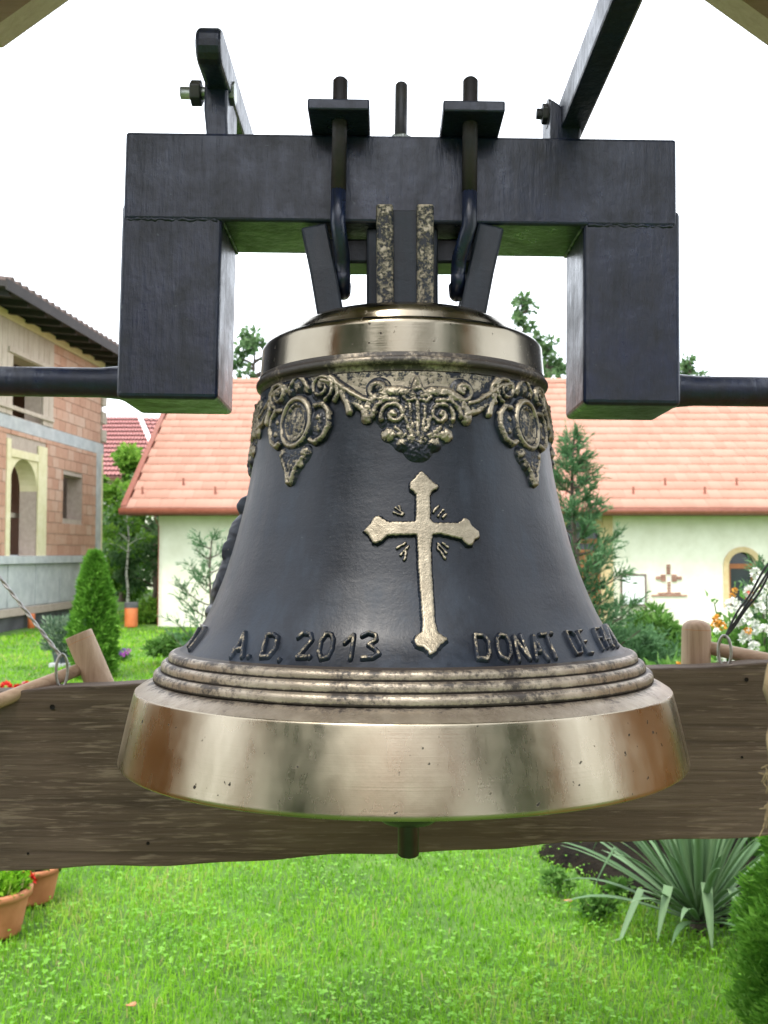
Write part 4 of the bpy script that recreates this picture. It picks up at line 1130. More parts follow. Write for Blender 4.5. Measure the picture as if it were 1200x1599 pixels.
# body: painted black, bare bronze left in the frieze
bz = px2s([(420, 596), (450, 592), (500, 606), (540, 620), (580, 640), (640, 656), (700, 642), (730, 622), (760, 604), (800, 592), (835, 596)])
def body_var(th, z, k):
    t2 = (th + np.pi) % (2 * np.pi) - np.pi
    lim = np.interp(t2, bz[:, 0], bz[:, 1], left=bz[0, 1], right=bz[-1, 1])
    v_ = np.clip(.5 + (z - lim) / .014, .0, 1.0) * (.60 + .07 * np.sin(th * 23) * np.sin(z * 400))
    # less bare bronze along the top edge of the body
    return np.maximum(v_ - .12 * (z > ZB1 - .006), 0)
prof = [(Rz(z), z) for z in np.linspace(ZB1, ZB0, 240)]
turned('body', prof, M['bell'], 400, body_var)
b0 = side_px(218, 549); b1 = side_px(221.5, 593); be = side_px(229, 607)
# crown disc and polished shoulder band
rT = .135; zT = EYE + (893 - 474) / F * (D_ - rT) * .999
crown = [(0, zT + .012), (rT * .9, zT + .010), (rT - .004, zT + .004), (rT, zT - .004), (rT + .002, zT - .018), (rT + .008, zT - .026)]
turned('crown_disc', crown + [(rT + .016, b0[1] + .008), (b0[0] - .012, b0[1] + .007)], M['band'], 192)
turned('shoulder_band', [(b0[0] - .012, b0[1] + .007), (b0[0] - .004, b0[1] + .005), (b0[0], b0[1])] + [(b0[0] + (b1[0] - b0[0]) * u, b0[1] + (b1[1] - b0[1]) * u) for u in np.linspace(.1, 1, 10)], M['band'], 256)
mid = be[1]
turned('bead', [(b1[0], b1[1]), (b1[0] + .001, b1[1] - .001)] + [(be[0] - .006 + .005 * math.cos(a), mid + .002 - .0052 * math.sin(a)) for a in np.linspace(-1.5, 1.5, 12)] + [(Rz(ZB1) - .0005, ZB1 + .001)], M['moulding'], 256, lambda th, z, k: .36 + .2 * np.sin(th * 7) * np.sin(th * 3) + 0 * z)
# three mouldings above the lip
mp = [side_px(352, 1017), side_px(365, 1031), side_px(377, 1046), side_px(389, 1061)]
for k in range(3):
    (r0, z0), (r1, z1) = mp[k], mp[k + 1]
    pr = []
    for u in np.linspace(0, 1, 18):
        a = u * math.pi * .5
        pr.append((r0 + (r1 - r0) * math.sin(a) ** .62, z0 + (z1 - z0) * (1 - math.cos(a) ** .62)))
    pr.append((r1 - .003, z1 - .0012)); 
    if k == 0: pr = [(Rz(ZB0) - .001, ZB0 + .001)] + pr
    else: pr = [(r0 - .003, z0 - .0012)] + pr
    turned('moulding', pr, M['moulding'], 256, lambda th, z, k_: np.where(k_ < .12, .05, np.where(k_ > .9, .02, np.where(k_ < .6, .50, .60))) + .10 * np.sin(th * 9 + 2) * np.sin(th * 4))
l0 = side_px(417, 1079); l1 = side_px(444, 1187)
sl0 = (mp[3][0] - .003, mp[3][1] - .0012)
turned('sloped_shoulder', [(sl0[0] + (l0[0] - sl0[0]) * u, sl0[1] + (l0[1] - sl0[1]) * u ** 1.5) for u in np.linspace(0, 1, 12)], M['moulding'], 256, lambda th, z, k_: np.clip(.35 + .6 * k_, 0, .72) + 0 * th)
rim = [(l0[0] - .001, l0[1] + .0002), l0, (l0[0] + .0008, l0[1] - .0008), (l0[0] + .0012, l0[1] - .002)] + [(l0[0] + .001 + (l1[0] - l0[0] - .001) * u + .0006 * math.sin(u * math.pi), l0[1] - .0012 + (l1[1] - l0[1]) * u) for u in np.concatenate([np.linspace(.05, .95, 14), [.98, .995]])]
rim += [(l1[0] + .0002, l1[1] - .0030), (l1[0] - .0006, l1[1] - .0046), (l1[0] - .0026, l1[1] - .0060), (l1[0] - .006, l1[1] - .0068), (l1[0] - .012, l1[1] - .0070), (l1[0] - .03, l1[1] - .006)]
rim += [(l1[0] - .05, l1[1] + .005), (.23, ZB0 - .01), (.19, ZB0 + .05), (.165, ZB0 + .15), (.155, ZB1 - .06), (.14, ZB1 + .0), (0.001, ZB1 + .02)]
turned('rim', rim, M['rim'], 320)

# ---- relief parts on the bell
MS = 1000.0
CAV = [0]
def relief(nm, th0, z0, ulo, uhi, vlo, vhi, hf, wf, step=.0009, mt=None, base=-.0012, cut=-.0006):
    """raised casting: hf(u, v) height in metres on the unrolled surface; cells below the cut are dropped"""
    nu, nv = max(4, int((uhi - ulo) / step)), max(4, int((vhi - vlo) / step))
    U, Vv = np.meshgrid(np.linspace(ulo, uhi, nu), np.linspace(vlo, vhi, nv))
    H = hf(U, Vv)
    Hb = np.maximum(H, 0); kk = np.ones(11) / 11
    for _ in range(2):
        Hb = np.apply_along_axis(lambda r_: np.convolve(np.pad(r_, 5, 'edge'), kk, 'valid'), 1, Hb)
        Hb = np.apply_along_axis(lambda r_: np.convolve(np.pad(r_, 5, 'edge'), kk, 'valid'), 0, Hb)
    CAV[0] = (H - Hb) * MS
    Wv = wf(U, Vv, H)
    r0 = Rz(z0)
    P = surf(th0 + U / r0, np.clip(z0 + Vv, ZB0, ZB1), np.maximum(H, base)); P[..., 2] -= BASEZ
    keep = np.maximum.reduce([H[:-1, :-1], H[1:, :-1], H[:-1, 1:], H[1:, 1:]]) > cut
    ii, jj = np.nonzero(keep)
    a = ii * nu + jj
    Fq = np.stack([a, a + 1, a + nu + 1, a + nu], 1)
    used = np.unique(Fq); mp_ = np.full(nu * nv, -1); mp_[used] = np.arange(len(used))
    me = np_mesh(nm, P.reshape(-1, 3)[used], mp_[Fq], Wv.ravel()[used])
    return bell_part(nm, me, mt or M['bell'])
def seg_d(U, V_, pts):
    d = np.full(U.shape, 9.0)
    for (x0, y0), (x1, y1) in zip(pts, pts[1:]):
        dx, dy = x1 - x0, y1 - y0; l2 = dx * dx + dy * dy + 1e-12
        k_ = np.clip(((U - x0) * dx + (V_ - y0) * dy) / l2, 0, 1)
        d = np.minimum(d, np.hypot(U - x0 - k_ * dx, V_ - y0 - k_ * dy))
    return d
def poly_sd(U, V_, pts):
    d = seg_d(U, V_, list(pts) + [pts[0]]); ins = np.zeros(U.shape, bool); n_ = len(pts)
    for i in range(n_):
        (x0, y0), (x1, y1) = pts[i], pts[(i + 1) % n_]
        c_ = ((y0 > V_) != (y1 > V_)) & (U < (x1 - x0) * (V_ - y0) / (y1 - y0 + 1e-15) + x0)
        ins ^= c_
    return np.where(ins, -d, d)
def wob(U, V_, f, s=0):
    return np.sin(U * f + 1.7 * np.sin(V_ * f * .8 + s) + s) * np.sin(V_ * f * 1.1 + 1.3 * np.sin(U * f * .7 - s))
def plateau(sd_, h, soft): return h * np.clip(-sd_ / soft, -1, 1) ** 1 * 1.0
# cross
cross = [(658, 735), (667, 742), (676, 753), (685, 757), (685.5, 765), (676.5, 770.5), (673, 775), (673, 811), (677, 816), (714, 815.5), (723, 808), (731, 811), (737, 822), (747, 830), (749, 841), (741, 846.5), (737, 855.5), (728, 855.5), (718.5, 845.5), (686, 838), (676.5, 839), (674.5, 860), (675.5, 891), (678, 925), (681, 972), (685, 988.5), (700, 998.5), (700.5, 1003.5), (690, 1012.5), (681, 1023.5), (675, 1028.5), (668, 1026), (662.5, 1018.5), (647.5, 1012.5), (642.5, 1002.5), (648.5, 993), (655.5, 988.5), (657, 972), (653.5, 925), (651, 891), (650, 860), (649, 839), (607, 840), (599.5, 848), (590, 853), (582, 851), (575.5, 839), (566.5, 831), (577.5, 819), (585, 807), (594, 805), (603, 811.5), (609.5, 814.5), (647, 813.5), (648, 775), (639, 767.5), (638, 755), (647, 745.5), (652.5, 738)]
S = px2s(cross); th0, z0 = S[:, 0].mean(), S[:, 1].mean(); r0 = Rz(z0)
cuv = [((a - th0) * r0, z - z0) for a, z in S]
cu = np.array(cuv)
def cross_h(U, V_):
    sd_ = poly_sd(U, V_, cuv) + .0005 * wob(U, V_, 900)
    return np.where(sd_ < 0, .0050 * np.clip(-sd_ / .0022, 0, 1) ** .6, -.004 * np.clip(sd_ / .0022, 0, 1) + .0005)
relief('cross', th0, z0, cu[:, 0].min() - .005, cu[:, 0].max() + .005, cu[:, 1].min() - .005, cu[:, 1].max() + .005, cross_h, lambda U, V_, H: np.clip((H - .0030) / .0014, -.3, 1) * .86, .0009)
def strokes(nm, lines, wpx, h, wear, step=.0006, rough=0):
    allp = [p_ for ln in lines for p_ in ln]
    S = px2s(allp); th0, z0 = (S[:, 0].min() + S[:, 0].max()) / 2, S[:, 1].mean(); r0 = Rz(z0)
    it = iter(S); Ls = [[((q[0] - th0) * r0, q[1] - z0) for q in (next(it) for _ in ln)] for ln in lines]
    al = np.array([p_ for ln in Ls for p_ in ln])
    hw = wpx / F * (D_ - .26)
    def hf(U, V_):
        d = np.minimum.reduce([seg_d(U, V_, ln if len(ln) > 1 else ln * 2) for ln in Ls]) + rough * wob(U, V_, 700)
        return np.where(d < hw * 2.2, h * np.clip(1 - (d / (hw * 1.75)) ** 3.0, -.4, 1), -.004)
    return relief(nm, th0, z0, al[:, 0].min() - hw * 2.4, al[:, 0].max() + hw * 2.4, al[:, 1].min() - hw * 2.4, al[:, 1].max() + hw * 2.4, hf, lambda U, V_, H: np.clip((H - h * .55) / (h * .35), -.25, 1) * wear, step)
for q in ([(619, 794), (630, 802)], [(623, 791), (627, 800)], [(616, 801), (628, 805)]), ([(685, 790), (676, 800)], [(692, 796), (684, 806)], [(697, 803), (691, 809)]), ([(634, 848), (620, 857)], [(638, 853), (626, 867)], [(634, 861), (632, 874)]), ([(684, 850), (696, 864)], [(690, 848), (699, 855)], [(683, 856), (695, 872)]):
    strokes('ray', q, 1.6, .0030, .8, .0007, .0007)
def zl(pts, ox, oy, s): return [(x / s + ox, y / s + oy) for x, y in pts]
LA = lambda *ls: [zl(l, 280, 960, 3.529) for l in ls]
LB = lambda *ls: [zl(l, 700, 950, 3.75) for l in ls]
for ls in (LA([(292, 238), (368, 102), (352, 238)], [(312, 195), (358, 195)]), LA([(388, 238), (388, 236)]), LA([(487, 115), (457, 238), (500, 235), (535, 190), (548, 128), (525, 112), (487, 115)]), LA([(555, 255), (556, 253)]),
           LA([(660, 130), (690, 105), (728, 110), (735, 145), (690, 200), (655, 240), (705, 240)]), LA([(722, 240), (722, 238)]), LA([(815, 108), (785, 150), (772, 210), (785, 248), (820, 240), (843, 195), (852, 140), (840, 110), (815, 108)]),
           LA([(915, 160), (965, 115), (945, 248)]), LA([(1010, 120), (1045, 103), (1083, 115), (1088, 140), (1045, 170), (1083, 195), (1102, 220), (1070, 240), (1010, 245)]),
           LA([(135, 68), (150, 78), (66, 195)], [(118, 82), (60, 178)]),
           LB([(152, 160), (170, 300), (222, 305), (240, 270), (232, 200), (205, 165), (152, 160)]), LB([(300, 158), (281, 185), (286, 240), (305, 290), (345, 310), (363, 270), (355, 210), (335, 170), (300, 158)]),
           LB([(412, 312), (379, 172), (473, 302), (420, 162)]), LB([(512, 302), (492, 168), (580, 305)], [(506, 258), (552, 258)]), LB([(535, 158), (598, 152)], [(570, 156), (625, 295)]),
           LB([(680, 142), (745, 275), (775, 268), (768, 225), (738, 168), (708, 140), (680, 142)]), LB([(772, 135), (748, 140), (810, 270), (840, 268)], [(772, 205), (800, 200)]),
           LB([(868, 122), (842, 126), (900, 250)], [(868, 182), (888, 178)]), LB([(928, 238), (882, 118), (962, 236)], [(905, 192), (940, 188)]), LB([(950, 225), (908, 102), (968, 200), (930, 102), (988, 232)])):
    strokes('letter', ls, 2.4 if ls[0][0][0] < 880 else 1.45, .0042, .46, .0006 if ls[0][0][0] < 880 else .0004)

# frieze ornaments, unrolled in millimetres
fz = px2s([(652, 660)])[0]; TH0, ZC = fz[0], fz[1]
def dome(U, V_, x, y, rx, ry, h, p_=2.0): return h * np.clip(1 - (((U - x) / rx) ** 2 + ((V_ - y) / ry) ** 2) ** (p_ / 2), -1, 1)
def ringb(U, V_, x, y, rx, ry, wd, h):
    q = np.sqrt(((U - x) / rx) ** 2 + ((V_ - y) / ry) ** 2) - 1
    return h * np.clip(1 - (q * min(rx, ry) / wd) ** 2, -1, 1)
def strk(U, V_, pts, wd, h): return h * np.clip(1 - (seg_d(U, V_, pts) / (wd * 1.22)) ** 2.6, -1, 1)
def spiral(cx_, cy_, r0, r1, a0, turns, sgn=1, n=40):
    return [(cx_ + (r0 + (r1 - r0) * k_ / n) * math.cos(a0 + sgn * 6.283 * turns * k_ / n), cy_ + (r0 + (r1 - r0) * k_ / n) * math.sin(a0 + sgn * 6.283 * turns * k_ / n)) for k_ in range(n + 1)]
MS = 1000.0
def palmette(u, v_):
    U, Us, V_ = abs(u) * MS, u * MS, v_ * MS
    H = np.full(U.shape, -3.0)
    def add(q):
        nonlocal H
        H = np.maximum(H, q)
    add(dome(U, V_, 0, 4, 45, 26, 5.4, 3)); add(dome(U, V_, 0, -13, 34, 24, 5.4, 3)); add(dome(U, V_, 0, -28, 17, 19, 5.2, 3))
    add(strk(U, V_, [(4, 24), (16, 28), (32, 28), (46, 20), (53, 8), (52, 1)], 6.2, 7.2))      # arching outer leaf
    add(strk(U, V_, [(20, 19), (33, 20), (43, 12), (46, 3)], 3.6, 7.8))
    add(strk(U, V_, spiral(24, 4, 3, 13.5, 1.2, 1.25, -1), 3.1, 7.6)); add(dome(U, V_, 24, 4, 5, 5, 8.4))
    for (x1, y1, wd, h) in ((0, 16, 3.6, 7.6), (8, 14, 3.0, 7.0), (12, 0, 3.2, 7.4), (22, -10, 3.4, 6.6), (30, -14, 3.6, 6.0)):   # leaf fan from the tip
        add(strk(U, V_, [(0, -33), (x1 * .35, -20), (x1 * .8, (y1 - 20) * .5), (x1, y1)], wd, h))
    add(dome(U, V_, 28, -17, 10, 9, 6.4)); add(dome(U, V_, 15, -27, 10, 9, 6.6)); add(dome(U, V_, 0, -34, 8, 12, 6.0))
    add(dome(U, V_, 0, 32, 7, 10, 6.4)); add(strk(U, V_, [(0, 42), (4, 31), (13, 24)], 3, 7)); add(strk(U, V_, [(0, 20), (9, 18), (14, 22)], 2.6, 7.6))
    tex = (wob(Us + .4 * V_, V_, .62, .4) * .7 + wob(Us, V_, 1.5, 2) * .65) * np.clip((H + .5) / 3, 0, 1)
    return (H + tex) / MS * .92
def palm_w(u, v_, H):
    low = np.clip((v_ * MS + 34) / 10, 0, 1)
    return np.clip((.44 + CAV[0] * .20) * low + .04, -.3, .68)
def cartouche(u, v_):
    U, Us, V_ = abs(u) * MS, u * MS, v_ * MS
    H = np.full(U.shape, -3.0)
    H = np.maximum(H, dome(U, V_, 0, -2, 27, 33, 3.6, 4))
    H = np.maximum(H, ringb(U, V_, 0, 0, 20.5, 26, 4.4, 8.2))
    H = np.maximum(H, ringb(U, V_, 0, 0, 14.5, 20, 2.6, 6.4))
    H = np.maximum(H, dome(U, V_, 0, 0, 13.5, 18.5, 5.4, 4))
    H = np.maximum(H, dome(U, V_, 32, -4, 13, 20, 4.6, 3)); H = np.maximum(H, strk(U, V_, [(26, 16), (36, 17), (43, 8), (44, -6), (38, -19), (29, -24), (23, -21)], 3.4, 7.6))
    H = np.maximum(H, dome(U, V_, 31, 3, 5, 6, 6.8)); H = np.maximum(H, dome(U, V_, 33, -10, 5, 6, 6.6))
    H = np.maximum(H, dome(U, V_, 0, 42, 12, 12, 6.2)); H = np.maximum(H, strk(U, V_, [(0, 52), (8, 46), (14, 38)], 3.2, 7)); H = np.maximum(H, dome(U, V_, 13, 36, 8, 7, 5.6))
    H = np.maximum(H, strk(U, V_, spiral(33, 35, 2.5, 15, 2.6, 1.6, -1), 2.8, 8.2)); H = np.maximum(H, dome(U, V_, 33, 35, 17, 16, 4.2, 3)); H = np.maximum(H, dome(U, V_, 33, 35, 5, 5, 9))
    H = np.maximum(H, strk(U, V_, [(44, 46), (52, 38), (53, 26), (49, 20)], 3.0, 7.4))
    H = np.maximum(H, dome(U, V_, 0, -36, 24, 14, 5.2, 3)); H = np.maximum(H, dome(U, V_, 15, -33, 10, 9, 6.2)); H = np.maximum(H, dome(U, V_, 0, -46, 14, 15, 6.4))
    H = np.maximum(H, dome(U, V_, 9, -45, 8, 8, 6.4)); H = np.maximum(H, dome(U, V_, 0, -58, 9, 12, 5.8)); H = np.maximum(H, strk(U, V_, [(14, -40), (6, -52), (2, -66)], 2.4, 6.8))
    tex = (wob(Us + .3 * V_, V_, .7, .9) * .5 + wob(Us, V_, 1.5, 1) * .4) * np.clip((H + .5) / 3, 0, 1) * np.clip((np.hypot(U / 24, V_ / 30) - .85) * 4, .12, 1)
    return (H + tex) / MS * .92
def cart_w(u, v_, H):
    Us, V_ = u * MS, v_ * MS
    tex = wob(Us, V_, 1.1, .9) * .45 + wob(Us, V_, 2.2, 1) * .35
    inside = np.clip(1.15 - np.hypot(Us / 13.5, V_ / 18.5), 0, .15) / .15
    return np.clip((.40 + CAV[0] * .14) * (1 - inside) + inside * .52, -.3, .64)
def swag(u, v_):
    Us, V_ = u * MS, v_ * MS; H = np.full(u.shape, -3.0)
    H = np.maximum(H, strk(Us, V_, [(-40, 13), (-26, 11), (-10, 0), (4, -10), (16, -14), (27, -11)], 6.6, 6.2))
    H = np.maximum(H, strk(Us, V_, [(-38, 15), (-22, 11), (-6, 0), (9, -9), (18, -12)], 3.2, 8.4))
    H = np.maximum(H, strk(Us, V_, spiral(25, 1, 2, 11.5, -1.4, 1.1, 1), 3.6, 7.8)); H = np.maximum(H, dome(Us, V_, 25, 2, 6, 6, 8.4)); H = np.maximum(H, dome(Us, V_, 25, 2, 14, 13, 3.6, 4))
    H = np.maximum(H, strk(Us, V_, [(-14, 0), (-7, -13), (-5, -21)], 4.6, 7.2)); H = np.maximum(H, strk(Us, V_, [(-2, -12), (10, -20), (22, -23)], 3.8, 6.4))
    return (H + .5 * wob(Us, V_, 1.3) * np.clip((H + .5) / 3, 0, 1)) / MS * .85
def swag_w(u, v_, H): return np.clip(.38 + CAV[0] * .18, -.3, .66)
def ring_copies(first, n_, step_deg):
    for k_ in range(1, n_):
        o = first.copy(); col.objects.link(o); o.rotation_euler = (0, 0, R(step_deg * k_))
pm_ = relief('palmette', TH0, ZC + .004, -.062, .062, -.046, .050, palmette, palm_w, .0010, cut=-.0012); ring_copies(pm_, 4, 90)
ct_ = relief('cartouche', TH0 + R(45), ZC + .006, -.060, .060, -.082, .050, cartouche, cart_w, .0010, cut=-.0012); ring_copies(ct_, 4, 90)
sw = relief('swag', TH0 + R(24.5), ZC + .034, -.046, .044, -.030, .020, lambda u, v_: swag(-u, v_), lambda u, v_, H: swag_w(-u, v_, H), .0010, cut=-.0012); ring_copies(sw, 4, 90)
sw = relief('swag', TH0 - R(21.5), ZC + .034, -.046, .044, -.030, .020, swag, swag_w, .0010, cut=-.0012); ring_copies(sw, 4, 90)
# saints in relief on both flanks
def saint(u, v_):
    U, V_ = u * MS, v_ * MS; H = np.full(u.shape, -3.0)
    H = np.maximum(H, dome(U, V_, 0, 62, 12, 16, 16)); H = np.maximum(H, dome(U, V_, 0, 26, 24, 30, 17, 3)); H = np.maximum(H, dome(U, V_, 2, -22, 26, 46, 15, 3))
    H = np.maximum(H, dome(U, V_, -14, 20, 10, 24, 19)); H = np.maximum(H, dome(U, V_, 15, 8, 9, 22, 18)); H = np.maximum(H, dome(U, V_, 0, -64, 34, 9, 8, 4))
    return (H * .8 + .6 * wob(U, V_, .30) + .2 * np.sin(U * .5 + .1 * V_)) / MS
zs_ = px2s([(420, 868)])[0][1]
for a in (-93, 102):
    relief('saint_figure', R(a) + phi0, zs_, -.045, .045, -.080, .085, saint, lambda u, v_, H: .12 + .15 * wob(u * MS, v_ * MS, .5), .0014, cut=-.001)

# canons (loops) on the crown
M['canon'] = M['bell']
def canon(nm, pts, wd, dp, bare):
    g_ = G()
    P = [Vector(p_) for p_ in pts]
    for i, p_ in enumerate(P): pass
    m_ = len(P); vs2 = []
    for i, p_ in enumerate(P):
        d = (P[min(i + 1, m_ - 1)] - P[max(i - 1, 0)]).normalized(); s_ = Vector((1, 0, 0)) if abs(d.x) < .9 else Vector((0, 1, 0))
        s_ = (s_ - d * s_.dot(d)).normalized(); q_ = d.cross(s_)
        for a, b_ in ((-1, -1), (1, -1), (1, 1), (-1, 1)): vs2.append(p_ + s_ * a * wd / 2 + q_ * b_ * dp / 2)
    fs2 = [(i * 4 + j, i * 4 + (j + 1) % 4, i * 4 + 4 + (j + 1) % 4, i * 4 + 4 + j) for i in range(m_ - 1) for j in range(4)] + [(3, 2, 1, 0), tuple(m_ * 4 - 4 + j for j in range(4))]
    g_.add(vs2, fs2); me = g_.mesh(nm)
    a_ = me.attributes.new('var', 'FLOAT', 'POINT'); a_.data.foreach_set('value', [bare] * len(me.vertices))
    o = bell_part(nm, me, M['bell'], False); b_ = o.modifiers.new('bevel', 'BEVEL'); b_.width = .003; b_.segments = 2
    return o
def bl_(x, y, Y):                # picture + depth -> bell coordinates
    p_ = bat(x, y, Y); return Vector((p_.x - BC.x, p_.y - BC.y, p_.z - BASEZ))
YF = 1.075
zct = zT - BASEZ + .008
for s in (-1, 1):                # front and rear canon: two bronze ribs with a dark web
    for xa in (602, 664):
        a, b_ = bl_(xa - (1 if xa < 630 else 0), 322, YF), bl_(xa, 470, YF)
        yy = a.y * (-s) if s > 0 else a.y
        pts = [(b_.x, yy, zct - .012), (a.x, yy, a.z)]
        canon('canon_rib', pts, .0195, .018, .50)
    a = bl_(633, 322, YF); yy = (a.y + .008) * (1 if s < 0 else -1)
    canon('canon_web', [(a.x, yy, zct - .012), (a.x, yy, a.z - .003)], .035, .014, -.3)
for sx in (-1, 1):               # slanting side canons
    for sy in (-1, 1):
        x0 = (520 if sx < 0 else 734); x1 = (490 if sx < 0 else 768)
        a, b_ = bl_(x1, 352, 1.10), bl_(x0, 486, 1.10)
        canon('canon_leg', [(b_.x, sy * .055, zct - .012), ((a.x + b_.x) / 2, sy * .052, (a.z + zct) / 2), (a.x, sy * .046, a.z + .0)], .031, .030, -.3)
zb_ = bl_(600, 348, 1.105).z
canon('canon_block', [(.0, 0, zct - .02), (0, 0, zb_ + .0)], .085, .085, -.3)
canon('canon_bridge', [(bl_(500, 352, 1.10).x - .01, 0, zb_ - .022), (bl_(757, 352, 1.1).x + .01, 0, zb_ - .022)], .05, .030, -.3)

# clapper inside the bell
zc0 = bat(638, 1285, D_).z; clz = bat(638, 1337, D_).z
cx_ = bat(638, 1300, D_).x - BC.x
ce = empty('clapper', brot((BC.x + cx_, BC.y, clz)), 'black iron clapper hanging below the bell mouth', 'clapper'); ce.rotation_euler = (PITCH - PITCHB, 0, 0)
M['iron'] = simple('black_iron', (.010, .012, .012), (.022, .025, .024), 30, .4, .2, .001)
o = G().lathe([(0, 0), (.010, 0), (.0125, .002), (.0125, zc0 - clz + .004), (.013, zc0 - clz + .006)], (0, 0, 0), 24).build('tail', M['iron'], ce, True, local=True)
hb = zc0 - clz
o = G().lathe([(.012, hb), (.030, hb + .002), (.044, hb + .012), (.050, hb + .03), (.044, hb + .055), (.02, hb + .075), (.012, hb + .09)], (0, 0, 0), 32).build('ball', M['iron'], ce, True, local=True)
o = G().lathe([(.012, hb + .085), (.010, ZB1 - clz + .03), (0, ZB1 - clz + .03)], (0, 0, 0), 16).build('shaft', M['iron'], ce, True, local=True)

# ------------------------------------------------------------------ yoke
yb = bat(622, 640, D_)
yroot2 = empty('bell_yoke', brot((yb.x, D_, yb.z)), 'black steel yoke with two square arms, clamps and axle carrying the bell', 'yoke')
yroot2.rotation_euler = (PITCH - PITCHB, R(.8), 0)
Y0 = Vector((yb.x, D_, yb.z))
def yo(nm, g_, mt, bevel=0, smooth=False, seg=2, par=None):
    me = g_.mesh(nm)
    for v_ in me.vertices: v_.co = v_.co - Y0
    o = bpy.data.objects.new(nm, me); col.objects.link(o); o.parent = par or yroot2; me.materials.append(mt)
    if smooth: me.polygons.foreach_set('use_smooth', [True] * len(me.polygons))
    if bevel:
        b_ = o.modifiers.new('bevel', 'BEVEL'); b_.width = bevel; b_.segments = seg; b_.limit_method = 'ANGLE'
    return o
YA, YB_ = 1.105, 1.222
P = lambda x, y, Y=YA: bat(x, y, Y)
zt2, zbm = P(620, 211).z, P(620, 348).z
yo('beam', G().box2((P(194, 0).x, YA, zbm), (P(1047, 0).x, YB_, zt2)), M['yoke'], .004, seg=3)
zab = P(300, 627).z
yo('arm', G().box2((P(191, 0).x, YA + .0012, zab), (P(346, 0).x, YB_ - .0012, zbm + .02)), M['yoke'], .006, seg=3)
yo('arm', G().box2((P(904, 0).x, YA + .0012, zab), (P(1053, 0).x, YB_ - .0012, zbm + .02)), M['yoke'], .006, seg=3)
# weld seams
def weld(p0, p1, r_=.0022):
    g_ = G(); n_ = 26; path = []; rads = []
    for k_ in range(n_ + 1):
        u = k_ / n_; path.append(Vector(p0).lerp(Vector(p1), u) + Vector((0, random.uniform(-.0008, .0008), random.uniform(-.0012, .0012)))); rads.append(r_ * random.uniform(.75, 1.2))
    g_.tube(path, rads, 7); return g_
for a, b_ in ((P(193, 0).x, P(350, 0).x), (P(902, 0).x, P(1051, 0).x)):
    yo('weld_seam', weld((a + .006, YA + .0022, zbm + .0008), (b_ - .008, YA + .0022, zbm + .0008)), M['yoke'], 0, True)
for x in (P(347, 0).x, P(903, 0).x): yo('weld_seam', weld((x, YA + .004, zbm), (x, YB_ - .004, zbm)), M['yoke'], 0, True)
# axle
za = bat(620, 604, D_).z
for xi, xo in ((P(192, 0).x + .01, -.85), (P(1052, 0).x - .01, .85)):
    s_ = 1 if xo > xi else -1
    yo('axle', G().tube([(xi, D_, za), (xi + s_ * .012, D_, za), (xi + s_ * .022, D_, za), (xi + s_ * .045, D_, za), (xo, D_, za)], [.026, .024, .0205, .0182, .0178], 24), M['yoke'], 0, True)
# clamp plates with long hook bolts
for (x0, x1, xr, yt, ytop, hx_) in ((474, 571, 525, 147, 124, 531), (686, 783, 728, 150, 121, 716)):
    Yp = 1.045
    a, b_ = bat(x0, yt, Yp), bat(x1, yt, Yp)
    yo('clamp_plate', G().box2((a.x, Yp, zt2 + .0005), (b_.x, YB_ + .055, zt2 + .0135 + .0)), M['yoke'], .002)
    zp = zt2 + .0135
    Yr = 1.075; top = bat(xr, ytop, Yr); lo = bat(hx_, 440, Yr)
    rod = yo('hook_bolt', G().tube([(top.x, Yr, top.z), (top.x, Yr, top.z - .003), (top.x, Yr, bat(0, 300, Yr).z)], [.006, .0087, .0087], 14), M['rust'], 0, True)
    zh = bat(0, 300, Yr).z
    pth = [(top.x, Yr, zh + .001), (top.x, Yr, bat(0, 350, Yr).z), (lo.x, Yr + .012, bat(0, 395, Yr).z), (lo.x, Yr + .028, bat(0, 420, 1.1).z)] + [(lo.x, Yr + .028 + .02 * (1 - math.cos(q)), bat(0, 425, 1.1).z - .018 * math.sin(q)) for q in np.linspace(.1, 3.0, 8)]
    yo('hook', G().tube(pth, .0088, 12), M['yoke'], 0, True, par=None)
    g_ = G(); 
    for k_ in range(18): 
        z_ = zh + .004 + k_ * (zt2 - zh - .02) / 18
    yo('rear_bolt', G().tube([(top.x, YB_ + .03, zt2 + .05), (top.x, YB_ + .03, zbm - .04)], .0087, 12), M['rust'], 0, True)
# centre stud with nut
cst = bat(620, 130, 1.163)
yo('centre_stud', G().tube([(cst.x, 1.163, cst.z), (cst.x, 1.163, cst.z - .003), (cst.x, 1.163, zt2 - .02)], [.0055, .0078, .0078], 14), M['rod'], 0, True)
yo('nut', G().tube([(cst.x, 1.163, zt2), (cst.x, 1.163, zt2 + .021 + .003)], .0145, 6), M['zinc'], .0015)
# lever bars bolted on top: short stub on the left, long lever on the right
def bar(x0, x1, z0, z1, ya, yb2, nm, round_=False):
    if not round_:
        return yo(nm, G().box2((x0, ya, z0), (x1, yb2, z1)), M['yoke'], .003)
    h2 = (z1 - z0) / 2; zc_ = (z0 + z1) / 2
    pts = [(x0, yb2, z1), (x0, yb2, z0), (x0, ya + h2, z0)] + [(x0, ya + h2 - h2 * math.sin(q), zc_ - h2 * math.cos(q)) for q in np.linspace(.2, math.pi - .2, 9)] + [(x0, ya + h2, z1)]
    return yo(nm, G().prism(pts, (x1 - x0, 0, 0)), M['yoke'], .005, seg=3)
xl0, xl1 = bat(301, 0, 1.05).x, bat(341, 0, 1.05).x
zl0, zl1 = bat(0, 104, 1.05).z, bat(0, 47, 1.05).z
bar(xl0, xl1, zl0, zl1, 1.035, 1.42, 'lever_stub', True)
